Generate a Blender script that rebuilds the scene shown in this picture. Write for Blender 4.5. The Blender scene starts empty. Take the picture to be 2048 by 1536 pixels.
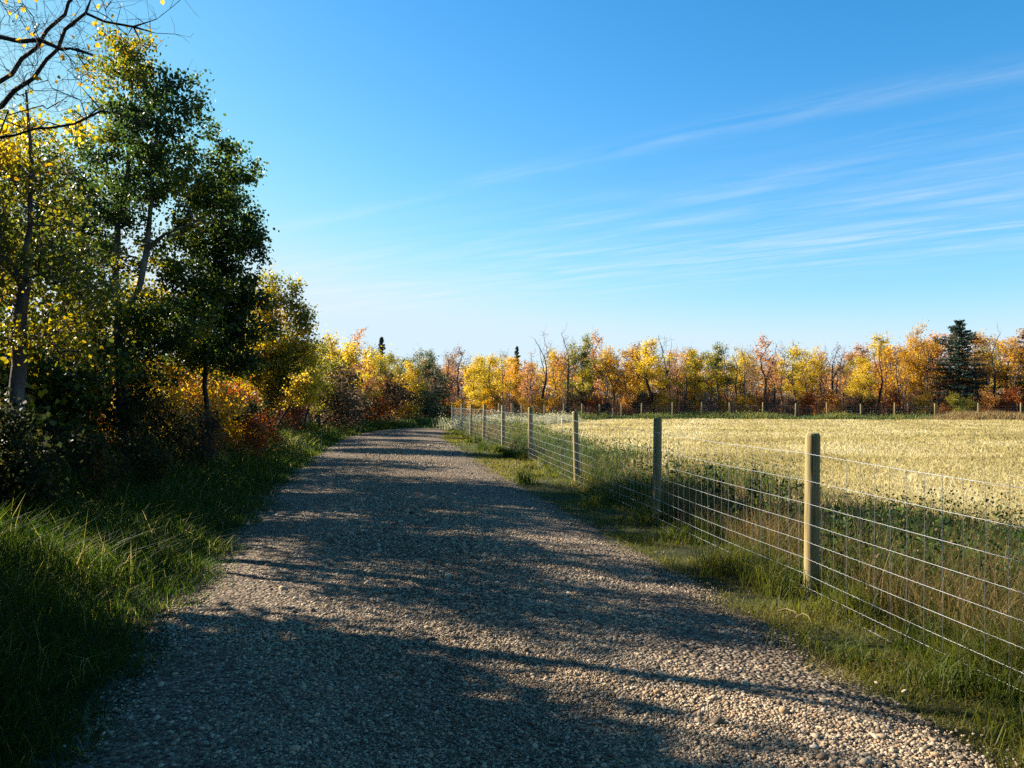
import bpy, math, random
import numpy as np
from math import radians, sin, cos, pi

RS = np.random.RandomState
random.seed(5)
F = 1598.0            # focal length of the photograph in its own pixels
EYE = 1.6
COL = bpy.context.scene.collection
D = bpy.data

# ------------------------------------------------------------------ helpers
def tag(o, label=None, cat=None, group=None, kind=None):
    if label: o['label'] = label
    if cat: o['category'] = cat
    if group: o['group'] = group
    if kind: o['kind'] = kind
    return o

def empty(name, loc, rz=0.0, sc=1.0):
    o = D.objects.new(name, None)
    o.empty_display_size = 0.3
    o.location = loc
    o.rotation_euler = (0, 0, rz)
    o.scale = (sc, sc, sc) if not hasattr(sc, '__len__') else sc
    COL.objects.link(o)
    return o

class MB:
    """collects vertices and polygons (numpy) and links them as ONE mesh object"""
    def __init__(s):
        s.v = []; s.f = []; s.a = []; s.n = 0
    def add(s, v, f, a=None):
        v = np.asarray(v, dtype=np.float32).reshape(-1, 3)
        f = np.asarray(f, dtype=np.int64)
        s.v.append(v); s.f.append(f + s.n)
        if a is None: a = np.zeros(len(v))
        a = np.broadcast_to(np.asarray(a, dtype=np.float32), (len(v),))
        s.a.append(a); s.n += len(v)
    def more(s, f):                      # more faces over the vertices added last
        s.f.append(np.asarray(f, dtype=np.int64) + s.n - len(s.v[-1]))
    def mesh(s, name, mat, smooth=False):
        me = D.meshes.new(name)
        if s.n == 0: return me
        V = np.concatenate(s.v); A = np.concatenate(s.a)
        idx = np.concatenate([f.ravel() for f in s.f])
        tot = np.concatenate([np.full(len(f), f.shape[1], dtype=np.int64) for f in s.f])
        start = np.concatenate([[0], np.cumsum(tot)[:-1]])
        me.vertices.add(len(V)); me.vertices.foreach_set('co', V.ravel())
        me.loops.add(len(idx)); me.loops.foreach_set('vertex_index', idx.astype(np.int32))
        me.polygons.add(len(tot))
        me.polygons.foreach_set('loop_start', start.astype(np.int32))
        me.polygons.foreach_set('loop_total', tot.astype(np.int32))
        if smooth:
            me.polygons.foreach_set('use_smooth', np.ones(len(tot), dtype=bool))
        at = me.attributes.new('v', 'FLOAT', 'POINT')
        at.data.foreach_set('value', A.astype(np.float32))
        me.update(calc_edges=True)
        if mat: me.materials.append(mat)
        return me
    def build(s, name, mat, parent=None, smooth=False):
        o = D.objects.new(name, s.mesh(name, mat, smooth))
        COL.objects.link(o)
        if parent is not None: o.parent = parent
        return o

def norm(a):
    return a / np.maximum(np.linalg.norm(a, axis=-1, keepdims=True), 1e-9)

def tube(mb, pts, rad, sides=5, a=0.0, cap=True):
    pts = np.asarray(pts, dtype=float); rad = np.asarray(rad, dtype=float)
    m = len(pts)
    t = np.empty_like(pts)
    t[1:-1] = pts[2:] - pts[:-2]; t[0] = pts[1] - pts[0]; t[-1] = pts[-1] - pts[-2]
    t = norm(t)
    ref = np.array([0, 0, 1.0]) if abs(t[:, 2]).mean() < .8 else np.array([1.0, 0, 0])
    u = norm(np.cross(t, ref)); w = np.cross(t, u)
    ang = np.arange(sides) * 2 * pi / sides
    ring = pts[:, None] + rad[:, None, None] * (np.cos(ang)[None, :, None] * u[:, None] + np.sin(ang)[None, :, None] * w[:, None])
    i = np.arange(m - 1)[:, None] * sides; j = np.arange(sides)[None]; k = (j + 1) % sides
    q = np.stack([i + j, i + k, i + sides + k, i + sides + j], -1).reshape(-1, 4)
    mb.add(ring.reshape(-1, 3), q, a)
    if cap and sides > 3:
        mb.more(np.array([[(m - 1) * sides + x for x in range(sides)]]))

def leaves(mb, c, size, rng, v, flat=0.0, hexa=False, aspect=.85, up=None):
    """leaf blades: pointed ovals at centres c, tilted every way"""
    n = len(c)
    if n == 0: return
    ax = norm(rng.normal(size=(n, 3)) + np.array([0, 0, -.35]))
    sd = norm(np.cross(ax, rng.normal(size=(n, 3))))
    nm = np.cross(ax, sd)
    size = np.broadcast_to(size, (n,))[:, None] * (0.7 + 0.6 * rng.rand(n, 1))
    h = ax * size * .5; w = sd * size * .5 * aspect; b = nm * size * .12
    if hexa:
        P = np.stack([c - h, c - .45 * h + .85 * w + b, c + .25 * h + .75 * w + b, c + 1.05 * h, c + .25 * h - .75 * w + b, c - .45 * h - .85 * w + b], 1)
        k = 6
        f = np.arange(n)[:, None] * 6
        fa = np.concatenate([np.concatenate([f, f + 1, f + 2, f + 3], 1), np.concatenate([f, f + 3, f + 4, f + 5], 1)])
    else:
        P = np.stack([c - h, c - .1 * h + w + b, c + h, c - .1 * h - w + b], 1)
        k = 4
        fa = np.arange(n * 4).reshape(n, 4)
    mb.add(P.reshape(-1, 3), fa, np.repeat(np.broadcast_to(v, (n,)), k))

def blades(mb, base, h, w, rng, v, lean=.35, bias=(0, 0), droop=.35):
    """grass blades: two-segment tapering ribbons"""
    n = len(base)
    if n == 0: return
    az = rng.rand(n) * 2 * pi
    L = np.stack([np.cos(az), np.sin(az), np.zeros(n)], 1) * (lean * (.3 + rng.rand(n)))[:, None]
    L[:, 0] += bias[0]; L[:, 1] += bias[1]
    fa = rng.rand(n) * pi
    W = np.stack([np.cos(fa), np.sin(fa), np.zeros(n)], 1) * (np.broadcast_to(w, (n,)) * .5)[:, None]
    h = np.broadcast_to(h, (n,))[:, None]
    up = np.array([0, 0, 1.0])
    p1 = base + h * .5 * (up + L * .7)
    p2 = base + h * (up * (1 - droop * np.linalg.norm(L, axis=1, keepdims=True)) + L * 1.5)
    P = np.stack([base - W, base + W, p1 + W * .8, p1 - W * .8, p2], 1)
    i = np.arange(n)[:, None] * 5
    mb.add(P.reshape(-1, 3), np.concatenate([i, i + 1, i + 2, i + 3], 1), np.repeat(np.broadcast_to(v, (n,)), 5))
    mb.more(np.concatenate([i + 3, i + 2, i + 4], 1))

def clump(p, s, seed):
    """smooth pseudo noise 0..1 over points"""
    r = RS(seed); o = np.zeros(len(p))
    for k in range(5):
        d = r.normal(size=p.shape[1]) * s * (1 + .5 * k)
        o += np.sin(p @ d + r.rand() * 6.28) / (1 + .4 * k)
    return .5 + .5 * np.tanh(o * .75)

def sstep(a, b, x):
    t = np.clip((x - a) / (b - a), 0, 1)
    return t * t * (3 - 2 * t)

# ------------------------------------------------------------------ lay of the land
POSTS = [(2.93, 2.25), (2.36, 6.3), (1.81, 10.0), (1.16, 14.3), (.45, 19.6), (-.25, 22.6), (-.98, 27.5), (-1.58, 30.6), (-2.16, 34.6), (-3.08, 41.5)]
FD = np.array([-8.0] + [p[1] for p in POSTS]); FX = np.array([4.5] + [p[0] for p in POSTS])
def fence_x(d): return np.interp(d, FD, FX)
FARPX = [(998, 47), (1024, 51), (1045, 55.5), (1089, 60), (1127, 64), (1164, 67), (1199, 69), (1243, 70), (1283, 70.3), (1345, 70.3), (1403, 70), (1459, 69.5),
         (1525, 69), (1591, 68.4), (1655, 68), (1722, 67.6), (1789, 67.2), (1870, 66.7), (1957, 66.2), (2042, 65.8)]
FAR = [((x - 1024) / F * d, d) for x, d in FARPX]
FAR += [(FAR[-1][0] + 3.2 * k, 65.8 - .2 * k) for k in (1, 2, 3)]
RFX = np.array([-3.08] + [p[0] for p in FAR] + [120.0]); RFD = np.array([41.5] + [p[1] for p in FAR] + [62.0])
def far_d(x): return np.interp(x, RFX, RFD)

def terrain(x, y):
    x = np.asarray(x, float); y = np.asarray(y, float)
    z = -.47 * sstep(18, 72, y) - .06 * sstep(36, 46, y) * (1 - sstep(46, 60, y))
    lx = np.interp(y, [-20, 4, 10, 20, 30, 45, 60], [-2.2, -2.1, -3.1, -4.9, -6.4, -7.0, -7])
    z = z + .28 * sstep(.2, 3.0, lx - x) * (1 - sstep(42, 60, y))          # bank left of the trail
    fx = fence_x(y)
    ins = sstep(.6, 3, x - fx) * (1 - sstep(30, 41, y))
    z = z + ins * (.05 * np.sin(x * .9 + y * .35) * .5 - .03)
    fld = sstep(3, 10, x - fx)
    z = z + fld * .07 * np.sin(x * .17 + 1.0) * np.cos(y * .12)
    return z

CEN = np.array([(1.9, -14), (.75, -4), (.45, 0), (-.06, 4), (-.42, 6), (-.78, 7.7), (-1.45, 11), (-2.2, 15), (-3.0, 20), (-3.95, 26), (-4.6, 31), (-4.95, 36), (-4.95, 41), (-4.0, 46), (-2.4, 50.5), (.2, 55.5), (3.4, 61.5), (7, 67.5), (11, 73), (18, 75.5), (40, 74), (70, 70)])
def smooth_line(P, n):
    s = np.concatenate([[0], np.cumsum(np.linalg.norm(np.diff(P, axis=0), axis=1))])
    q = np.linspace(0, s[-1], n)
    x = np.interp(q, s, P[:, 0]); y = np.interp(q, s, P[:, 1])
    k = np.ones(5) / 5
    for _ in range(2):
        x[2:-2] = np.convolve(x, k, 'valid'); y[2:-2] = np.convolve(y, k, 'valid')
    return np.stack([x, y], 1)
CL = smooth_line(CEN, 420)
def half_w(y): return np.interp(y, [0, 6, 20, 36, 46, 60], [1.72, 1.82, 1.8, 1.6, 1.3, 1.2])
def road_off(x, y):
    """distance outside the trail's edge (negative on the trail)"""
    p = np.stack([np.asarray(x, float), np.asarray(y, float)], 1)
    out = np.empty(len(p))
    for i in range(0, len(p), 20000):
        q = p[i:i + 20000]
        dd = ((q[:, None, :] - CL[None, :, :]) ** 2).sum(-1)
        out[i:i + 20000] = np.sqrt(dd.min(1))
    wob = .10 * np.sin(p[:, 1] * 1.9 + p[:, 0]) + .08 * np.sin(p[:, 1] * 4.3 + 1.2 + 2 * p[:, 0])
    return out - half_w(p[:, 1]) - wob

def trail_left(d): return np.interp(d, CL[:, 1], CL[:, 0]) - half_w(d)

# ------------------------------------------------------------------ materials
def new_mat(name):
    m = D.materials.new(name); m.use_nodes = True
    nt = m.node_tree; nt.nodes.clear()
    return m, nt, nt.nodes, nt.links

def ramp(nodes, stops, k=.74):
    stops = [(p_, tuple(x * k for x in c_)) for p_, c_ in stops]
    r = nodes.new('ShaderNodeValToRGB')
    e = r.color_ramp.elements
    while len(e) > 1: e.remove(e[0])
    e[0].position = stops[0][0]; e[0].color = (*stops[0][1], 1)
    for p, c in stops[1:]:
        x = e.new(p); x.color = (*c, 1)
    return r

def leaf_mat(name, stops, trans=.5, rnd=.16, rough=.45, spec=.3, k=.84):
    m, nt, N, L = new_mat(name)
    at = N.new('ShaderNodeAttribute'); at.attribute_name = 'v'
    oi = N.new('ShaderNodeObjectInfo')
    ma = N.new('ShaderNodeMath'); ma.operation = 'MULTIPLY_ADD'
    L.new(oi.outputs['Random'], ma.inputs[0]); ma.inputs[1].default_value = rnd
    L.new(at.outputs['Fac'], ma.inputs[2])
    sb = N.new('ShaderNodeMath'); sb.operation = 'SUBTRACT'; sb.inputs[1].default_value = rnd * .5
    L.new(ma.outputs[0], sb.inputs[0])
    r = ramp(N, stops, k); L.new(sb.outputs[0], r.inputs[0])
    p = N.new('ShaderNodeBsdfPrincipled'); p.inputs['Roughness'].default_value = rough
    p.inputs['Specular IOR Level'].default_value = spec
    L.new(r.outputs[0], p.inputs['Base Color'])
    t = N.new('ShaderNodeBsdfTranslucent')
    hs = N.new('ShaderNodeHueSaturation'); hs.inputs['Saturation'].default_value = 1.1; hs.inputs['Value'].default_value = 1.5
    L.new(r.outputs[0], hs.inputs['Color']); L.new(hs.outputs[0], t.inputs['Color'])
    mx = N.new('ShaderNodeMixShader'); mx.inputs[0].default_value = trans
    L.new(p.outputs[0], mx.inputs[1]); L.new(t.outputs[0], mx.inputs[2])
    o = N.new('ShaderNodeOutputMaterial'); L.new(mx.outputs[0], o.inputs[0])
    return m

LEAF = {
 'green':  leaf_mat('dark_green_leaf', [(0, (.022, .042, .014)), (.4, (.05, .085, .018)), (.7, (.14, .16, .022)), (.9, (.36, .27, .02)), (1, (.55, .33, .02))], .55, .16, .45, .3, .86),
 'olive':  leaf_mat('yellow_green_leaf', [(0, (.06, .09, .02)), (.4, (.17, .17, .025)), (.7, (.36, .28, .035)), (1, (.55, .36, .05))], .5),
 'yellow': leaf_mat('yellow_leaf', [(0, (.32, .24, .035)), (.4, (.55, .40, .05)), (.8, (.68, .50, .085)), (1, (.72, .46, .10))], .5),
 'gold':   leaf_mat('golden_orange_leaf', [(0, (.30, .17, .03)), (.4, (.54, .31, .045)), (.8, (.64, .40, .075)), (1, (.60, .28, .05))], .5),
 'orange': leaf_mat('orange_leaf', [(0, (.22, .10, .03)), (.4, (.42, .20, .05)), (.8, (.55, .29, .07)), (1, (.46, .15, .04))], .5),
 'rust':   leaf_mat('rusty_red_leaf', [(0, (.13, .035, .02)), (.45, (.28, .08, .025)), (.8, (.42, .15, .03)), (1, (.40, .05, .03))], .45),
 'pink':   leaf_mat('pale_orange_leaf', [(0, (.34, .17, .09)), (.5, (.52, .26, .11)), (1, (.62, .36, .13))], .5),
 'mauve':  leaf_mat('faded_mauve_leaf', [(0, (.16, .10, .08)), (.5, (.28, .18, .13)), (1, (.42, .28, .12))], .45),
 'grey':   leaf_mat('grey_green_leaf', [(0, (.05, .07, .035)), (.5, (.11, .13, .06)), (1, (.26, .23, .08))], .45),
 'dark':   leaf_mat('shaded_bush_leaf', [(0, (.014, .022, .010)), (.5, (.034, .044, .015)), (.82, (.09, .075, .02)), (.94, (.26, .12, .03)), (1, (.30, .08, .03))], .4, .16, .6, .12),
 'brown':  leaf_mat('brown_leaf', [(0, (.04, .03, .024)), (.5, (.10, .07, .045)), (.85, (.20, .13, .06)), (1, (.34, .2, .06))], .4, .16, .6, .12),
 'needle': leaf_mat('spruce_needle', [(0, (.012, .028, .018)), (.6, (.028, .055, .032)), (1, (.05, .075, .05))], .15),
 'weed':   leaf_mat('weed_leaf', [(0, (.02, .04, .015)), (.5, (.05, .08, .02)), (.85, (.14, .16, .03)), (1, (.34, .28, .05))], .45, .16, .65, .12),
}
GRASS_L = leaf_mat('verge_grass', [(0, (.018, .042, .008)), (.4, (.04, .075, .011)), (.7, (.11, .14, .02)), (.9, (.32, .29, .06)), (1, (.5, .4, .18))], .55, 0, .6, .22, .74)
GRASS_R = leaf_mat('short_grass', [(0, (.04, .075, .012)), (.35, (.10, .13, .02)), (.65, (.24, .21, .04)), (.85, (.40, .29, .09)), (1, (.55, .42, .2))], .45, 0, .55, .2, .62)
STRAW = leaf_mat('straw', [(0, (.29, .24, .095)), (.4, (.45, .37, .155)), (.75, (.57, .485, .235)), (1, (.70, .63, .41))], .4, 0, .6, .2, .77)
DRYWEED = leaf_mat('dry_weed', [(0, (.05, .04, .02)), (.4, (.13, .09, .035)), (.75, (.30, .20, .08)), (1, (.5, .4, .24))], .4, 0, .6, .2)
PALEWEED = leaf_mat('pale_weed', [(0, (.12, .16, .07)), (.5, (.36, .34, .2)), (1, (.6, .55, .44))], .4, 0, .6, .2)
FARWEED = leaf_mat('far_weed', [(0, (.03, .06, .02)), (.5, (.08, .12, .03)), (.85, (.24, .22, .06)), (1, (.5, .4, .16))], .4, 0, .6, .2)
BRUSH = leaf_mat('brush_stem', [(0, (.035, .028, .025)), (.5, (.09, .065, .055)), (.85, (.2, .13, .10)), (1, (.34, .24, .17))], .15, 0, .7, .1)

def noise(N, L, scale, detail=4, rough=.6, vec=None, dist=0.0):
    n = N.new('ShaderNodeTexNoise'); n.inputs['Scale'].default_value = scale
    n.inputs['Detail'].default_value = detail; n.inputs['Roughness'].default_value = rough; n.inputs['Distortion'].default_value = dist
    if vec is not None: L.new(vec, n.inputs['Vector'])
    return n

def bark_mat(name, a, b, c, scale=6.0):
    m, nt, N, L = new_mat(name)
    tc = N.new('ShaderNodeTexCoord')
    mp = N.new('ShaderNodeMapping'); mp.inputs['Scale'].default_value = (1, 1, .35); L.new(tc.outputs['Object'], mp.inputs[0])
    n1 = noise(N, L, scale, 5, .65, mp.outputs[0]); n2 = noise(N, L, scale * 5, 3, .6, tc.outputs['Object'])
    r = ramp(N, [(.32, a), (.5, b), (.68, c)]); L.new(n1.outputs[0], r.inputs[0])
    p = N.new('ShaderNodeBsdfPrincipled'); p.inputs['Roughness'].default_value = .85; p.inputs['Specular IOR Level'].default_value = .2
    L.new(r.outputs[0], p.inputs['Base Color'])
    bu = N.new('ShaderNodeBump'); bu.inputs['Strength'].default_value = .5; bu.inputs['Distance'].default_value = .02
    L.new(n2.outputs[0], bu.inputs['Height']); L.new(bu.outputs[0], p.inputs['Normal'])
    o = N.new('ShaderNodeOutputMaterial'); L.new(p.outputs[0], o.inputs[0])
    return m
BARK = bark_mat('pale_poplar_bark', (.05, .045, .04), (.15, .135, .115), (.27, .25, .215))
DARKBARK = bark_mat('dark_bark', (.02, .017, .016), (.045, .038, .036), (.09, .075, .07))
GREYBARK = bark_mat('grey_bark', (.05, .043, .042), (.11, .095, .09), (.2, .18, .165))

def surf(name, build):
    m, nt, N, L = new_mat(name)
    p = N.new('ShaderNodeBsdfPrincipled'); p.inputs['Roughness'].default_value = .95; p.inputs['Specular IOR Level'].default_value = .15
    build(N, L, p)
    o = N.new('ShaderNodeOutputMaterial'); L.new(p.outputs[0], o.inputs[0])
    return m

def soil(N, L, p):
    tc = N.new('ShaderNodeTexCoord')
    a = noise(N, L, .5, 6, .7, tc.outputs['Object']); b = noise(N, L, 22, 4, .7, tc.outputs['Object'])
    r = ramp(N, [(.3, (.022, .026, .012)), (.5, (.05, .05, .02)), (.7, (.10, .085, .035))]); L.new(a.outputs[0], r.inputs[0])
    bu = N.new('ShaderNodeBump'); bu.inputs['Strength'].default_value = .8; bu.inputs['Distance'].default_value = .05
    L.new(b.outputs[0], bu.inputs['Height']); L.new(bu.outputs[0], p.inputs['Normal']); L.new(r.outputs[0], p.inputs['Base Color'])
SOIL = surf('soil', soil)

def gravel_surface(N, L, p):
    tc = N.new('ShaderNodeTexCoord')
    v = N.new('ShaderNodeTexVoronoi'); v.inputs['Scale'].default_value = 42; L.new(tc.outputs['Object'], v.inputs['Vector'])
    v2 = N.new('ShaderNodeTexVoronoi'); v2.inputs['Scale'].default_value = 17; L.new(tc.outputs['Object'], v2.inputs['Vector'])
    n = noise(N, L, .8, 5, .6, tc.outputs['Object'])
    sp = N.new('ShaderNodeSeparateColor'); L.new(v.outputs['Color'], sp.inputs[0])
    r = ramp(N, [(0, (.06, .05, .04)), (.35, (.15, .113, .08)), (.7, (.25, .187, .127)), (1, (.38, .32, .245))], .9); L.new(sp.outputs[0], r.inputs[0])
    r2 = ramp(N, [(.35, (.75, .72, .7)), (.65, (1.05, 1.0, .95))], .8); L.new(n.outputs[0], r2.inputs[0])
    mx = N.new('ShaderNodeMix'); mx.data_type = 'RGBA'; mx.blend_type = 'MULTIPLY'; mx.inputs[0].default_value = 1
    L.new(r.outputs[0], mx.inputs[6]); L.new(r2.outputs[0], mx.inputs[7]); L.new(mx.outputs[2], p.inputs['Base Color'])
    ad = N.new('ShaderNodeMath'); ad.operation = 'ADD'; L.new(v.outputs['Distance'], ad.inputs[0]); L.new(v2.outputs['Distance'], ad.inputs[1])
    bu = N.new('ShaderNodeBump'); bu.inputs['Strength'].default_value = 1.0; bu.inputs['Distance'].default_value = .03; bu.invert = True
    L.new(ad.outputs[0], bu.inputs['Height']); L.new(bu.outputs[0], p.inputs['Normal'])
GRAVELBED = surf('gravel_bed', gravel_surface)

def stone_surface(N, L, p):
    at = N.new('ShaderNodeAttribute'); at.attribute_name = 'v'
    r = ramp(N, [(0, (.05, .036, .030)), (.3, (.13, .096, .066)), (.55, (.29, .215, .135)), (.8, (.45, .355, .245)), (.93, (.33, .19, .09)), (1, (.62, .55, .44))], .95)
    L.new(at.outputs['Fac'], r.inputs[0]); L.new(r.outputs[0], p.inputs['Base Color']); p.inputs['Roughness'].default_value = .8
STONE = surf('stone', stone_surface)

def stubble_surface(N, L, p):
    tc = N.new('ShaderNodeTexCoord')
    a = noise(N, L, .35, 5, .65, tc.outputs['Object']); b = noise(N, L, 30, 4, .7, tc.outputs['Object'])
    r = ramp(N, [(.3, (.22, .16, .07)), (.5, (.35, .28, .13)), (.7, (.46, .38, .19))]); L.new(a.outputs[0], r.inputs[0])
    bu = N.new('ShaderNodeBump'); bu.inputs['Strength'].default_value = .8; bu.inputs['Distance'].default_value = .04
    L.new(b.outputs[0], bu.inputs['Height']); L.new(bu.outputs[0], p.inputs['Normal']); L.new(r.outputs[0], p.inputs['Base Color'])
STUBBLE = surf('stubble_soil', stubble_surface)

def wood(N, L, p):
    tc = N.new('ShaderNodeTexCoord'); oi = N.new('ShaderNodeObjectInfo')
    off = N.new('ShaderNodeVectorMath'); off.operation = 'ADD'; L.new(tc.outputs['Object'], off.inputs[0])
    cx = N.new('ShaderNodeCombineXYZ'); L.new(oi.outputs['Random'], cx.inputs[2])
    sc_ = N.new('ShaderNodeVectorMath'); sc_.operation = 'SCALE'; sc_.inputs['Scale'].default_value = 37; L.new(cx.outputs[0], sc_.inputs[0]); L.new(sc_.outputs[0], off.inputs[1])
    mp = N.new('ShaderNodeMapping'); mp.inputs['Scale'].default_value = (24, 24, 1.1); L.new(off.outputs[0], mp.inputs[0])
    a = noise(N, L, 1.6, 6, .65, mp.outputs[0], .4); b = noise(N, L, 2.4, 4, .6, off.outputs[0])
    mp2 = N.new('ShaderNodeMapping'); mp2.inputs['Scale'].default_value = (40, 40, .8); L.new(off.outputs[0], mp2.inputs[0])
    ck = noise(N, L, 1.0, 2, .5, mp2.outputs[0], .2)
    r = ramp(N, [(.3, (.15, .12, .055)), (.5, (.32, .26, .13)), (.72, (.46, .38, .21))]); L.new(a.outputs[0], r.inputs[0])
    r2 = ramp(N, [(.35, (.66, .78, .55)), (.5, (.95, .95, .9)), (.66, (1.05, .92, .78))], 1); L.new(b.outputs[0], r2.inputs[0])
    r3 = ramp(N, [(.30, (.25, .22, .18)), (.345, (1, 1, 1))], 1); L.new(ck.outputs[0], r3.inputs[0])
    c = r.outputs[0]
    for q in (r2, r3):
        mx = N.new('ShaderNodeMix'); mx.data_type = 'RGBA'; mx.blend_type = 'MULTIPLY'; mx.inputs[0].default_value = 1
        L.new(c, mx.inputs[6]); L.new(q.outputs[0], mx.inputs[7]); c = mx.outputs[2]
    L.new(c, p.inputs['Base Color'])
    bu = N.new('ShaderNodeBump'); bu.inputs['Strength'].default_value = .5; bu.inputs['Distance'].default_value = .008
    L.new(a.outputs[0], bu.inputs['Height']); L.new(bu.outputs[0], p.inputs['Normal']); p.inputs['Roughness'].default_value = .8
WOOD = surf('treated_pine', wood)

def zinc(N, L, p):
    p.inputs['Base Color'].default_value = (.36, .37, .385, 1); p.inputs['Metallic'].default_value = .35
    p.inputs['Roughness'].default_value = .45; p.inputs['Specular IOR Level'].default_value = .5
ZINC = surf('galvanised_wire', zinc)

# ------------------------------------------------------------------ setting
def sheet(name, xs, ys, zoff, mat, keep=None):
    X, Y = np.meshgrid(xs, ys)
    Z = terrain(X, Y) + zoff
    ny, nx = X.shape
    i = np.arange(ny - 1)[:, None] * nx + np.arange(nx - 1)[None]
    q = np.stack([i, i + 1, i + nx + 1, i + nx], -1).reshape(-1, 4)
    mb = MB(); mb.add(np.stack([X, Y, Z], -1).reshape(-1, 3), q)
    return tag(mb.build(name, mat, smooth=True), kind='structure')

def axis(lo, hi, step, far):
    core = np.arange(lo, hi + .01, step)
    out = hi + np.geomspace(2, far, 16)
    inn = lo - np.geomspace(2, far, 16)[::-1]
    return np.concatenate([inn, core, out])
g = sheet('ground', axis(-30, 60, .6, 2200), axis(-12, 90, .6, 2200), 0.0, SOIL)

# trail: a strip along its centre line with a slight crown
mb = MB()
tg = norm(np.gradient(CL, axis=0)); nr = np.stack([-tg[:, 1], tg[:, 0]], 1)
K = 13; offs = np.linspace(-1, 1, K)
hw = half_w(CL[:, 1]) + .3
P = CL[:, None] + nr[:, None] * (hw[:, None, None] * offs[None, :, None])
Z = terrain(P[..., 0], P[..., 1]) + .035 + .035 * (1 - offs[None] ** 2) - .03 * (np.abs(offs[None]) > .99)
i = np.arange(len(CL) - 1)[:, None] * K + np.arange(K - 1)[None]
mb.add(np.concatenate([P, Z[..., None]], -1).reshape(-1, 3), np.stack([i, i + 1, i + K + 1, i + K], -1).reshape(-1, 4))
tag(mb.build('gravel_trail', GRAVELBED, smooth=True), kind='structure')

def trail_z(x, y):
    o = np.clip(1 + road_off(x, y) / half_w(y), 0, 1)
    return terrain(x, y) + .035 + .035 * (1 - o ** 2)

# stubble field sheet between the two fences
mb = MB()
xs = np.concatenate([np.linspace(0, 1, 90) ** 1.5]); rows = np.linspace(0, 1, 110)
FXs = []
yy = np.concatenate([np.arange(-6, 40, .7), np.linspace(40, 70, 40)])
def field_left(y):
    a = fence_x(y) + 1.5
    b = np.interp(y, RFD[:9], RFX[:9]) + 1.5
    return np.where(y < 40, a, b)
Xg = field_left(yy)[:, None] + (75 - field_left(yy))[:, None] * xs[None]
lim = far_d(Xg) - 2.5
Yg = np.minimum(np.broadcast_to(yy[:, None], Xg.shape), lim)
i = np.arange(len(yy) - 1)[:, None] * len(xs) + np.arange(len(xs) - 1)[None]
mb.add(np.stack([Xg, Yg, terrain(Xg, Yg) + .02], -1).reshape(-1, 3), np.stack([i, i + 1, i + len(xs) + 1, i + len(xs)], -1).reshape(-1, 4))
tag(mb.build('stubble_field', STUBBLE, smooth=True), kind='structure')

# ------------------------------------------------------------------ loose gravel
rng = RS(11)
def ranged(n, d0, d1, p):
    """distances from d0 to d1 with density falling as d^-p"""
    u = rng.rand(n); k = 1 - p
    return (d0 ** k + u * (d1 ** k - d0 ** k)) ** (1 / k)
t = (1 + 5 ** .5) / 2
ICO = norm(np.array([(-1, t, 0), (1, t, 0), (-1, -t, 0), (1, -t, 0), (0, -1, t), (0, 1, t), (0, -1, -t), (0, 1, -t), (t, 0, -1), (t, 0, 1), (-t, 0, -1), (-t, 0, 1)], float))
ICOF = np.array([(0, 11, 5), (0, 5, 1), (0, 1, 7), (0, 7, 10), (0, 10, 11), (1, 5, 9), (5, 11, 4), (11, 10, 2), (10, 7, 6), (7, 1, 8), (3, 9, 4), (3, 4, 2), (3, 2, 6), (3, 6, 8), (3, 8, 9), (4, 9, 5), (2, 4, 11), (6, 2, 10), (8, 6, 7), (9, 8, 1)])
n = 340000
y = ranged(n, 2.6, 26, 1.3); x = np.interp(y, CL[:, 1], CL[:, 0]) + (rng.rand(n) * 2 - 1) * (half_w(y) + .7)
off = road_off(x, y)
keep = (off < 0) | (rng.rand(n) < np.exp(-np.maximum(off, 0) * 12) * .7)
x, y, off = x[keep], y[keep], off[keep]; n = len(x)
r = np.exp(rng.normal(size=n) * .38) * .0046 * (1 + .05 * np.maximum(y - 5, 0))
r = r * (.75 + .5 * clump(np.stack([x, y * .5], 1), 1.1, 4))
r = np.where(rng.rand(n) < .012, r * 1.9, r)
V = ICO[None] * (1 + .28 * (rng.rand(n, 12, 1) - .5))
sc = np.stack([1.15 + .5 * rng.rand(n), .85 + .3 * rng.rand(n), .5 + .35 * rng.rand(n)], 1)
V = V * (sc * r[:, None])[:, None]
az = rng.rand(n) * 6.283; ca, sa = np.cos(az)[:, None], np.sin(az)[:, None]
tl = rng.normal(size=(n, 1)) * .35; ct, st = np.cos(tl), np.sin(tl)
X0 = V[..., 0] * ct - V[..., 2] * st; Z0 = V[..., 0] * st + V[..., 2] * ct
VX = X0 * ca - V[..., 1] * sa; VY = X0 * sa + V[..., 1] * ca
Zb = trail_z(x, y) + r * .25
W = np.stack([VX + x[:, None], VY + y[:, None], Z0 + Zb[:, None]], -1)
mb = MB(); mb.add(W.reshape(-1, 3), (ICOF[None] + np.arange(n)[:, None, None] * 12).reshape(-1, 3), np.repeat(np.clip(rng.rand(n) * .8 + .2 * clump(np.stack([x, y], 1), 1.5, 3), 0, 1), 12))
tag(mb.build('loose_gravel', STONE), 'loose tan and grey pebbles covering the trail', 'gravel', kind='stuff')

# ------------------------------------------------------------------ grass
def grass_obj(name, mat, parts, label, cat='grass'):
    mb = MB()
    for p in parts: p(mb)
    return tag(mb.build(name, mat), label, cat, kind='stuff')

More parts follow.
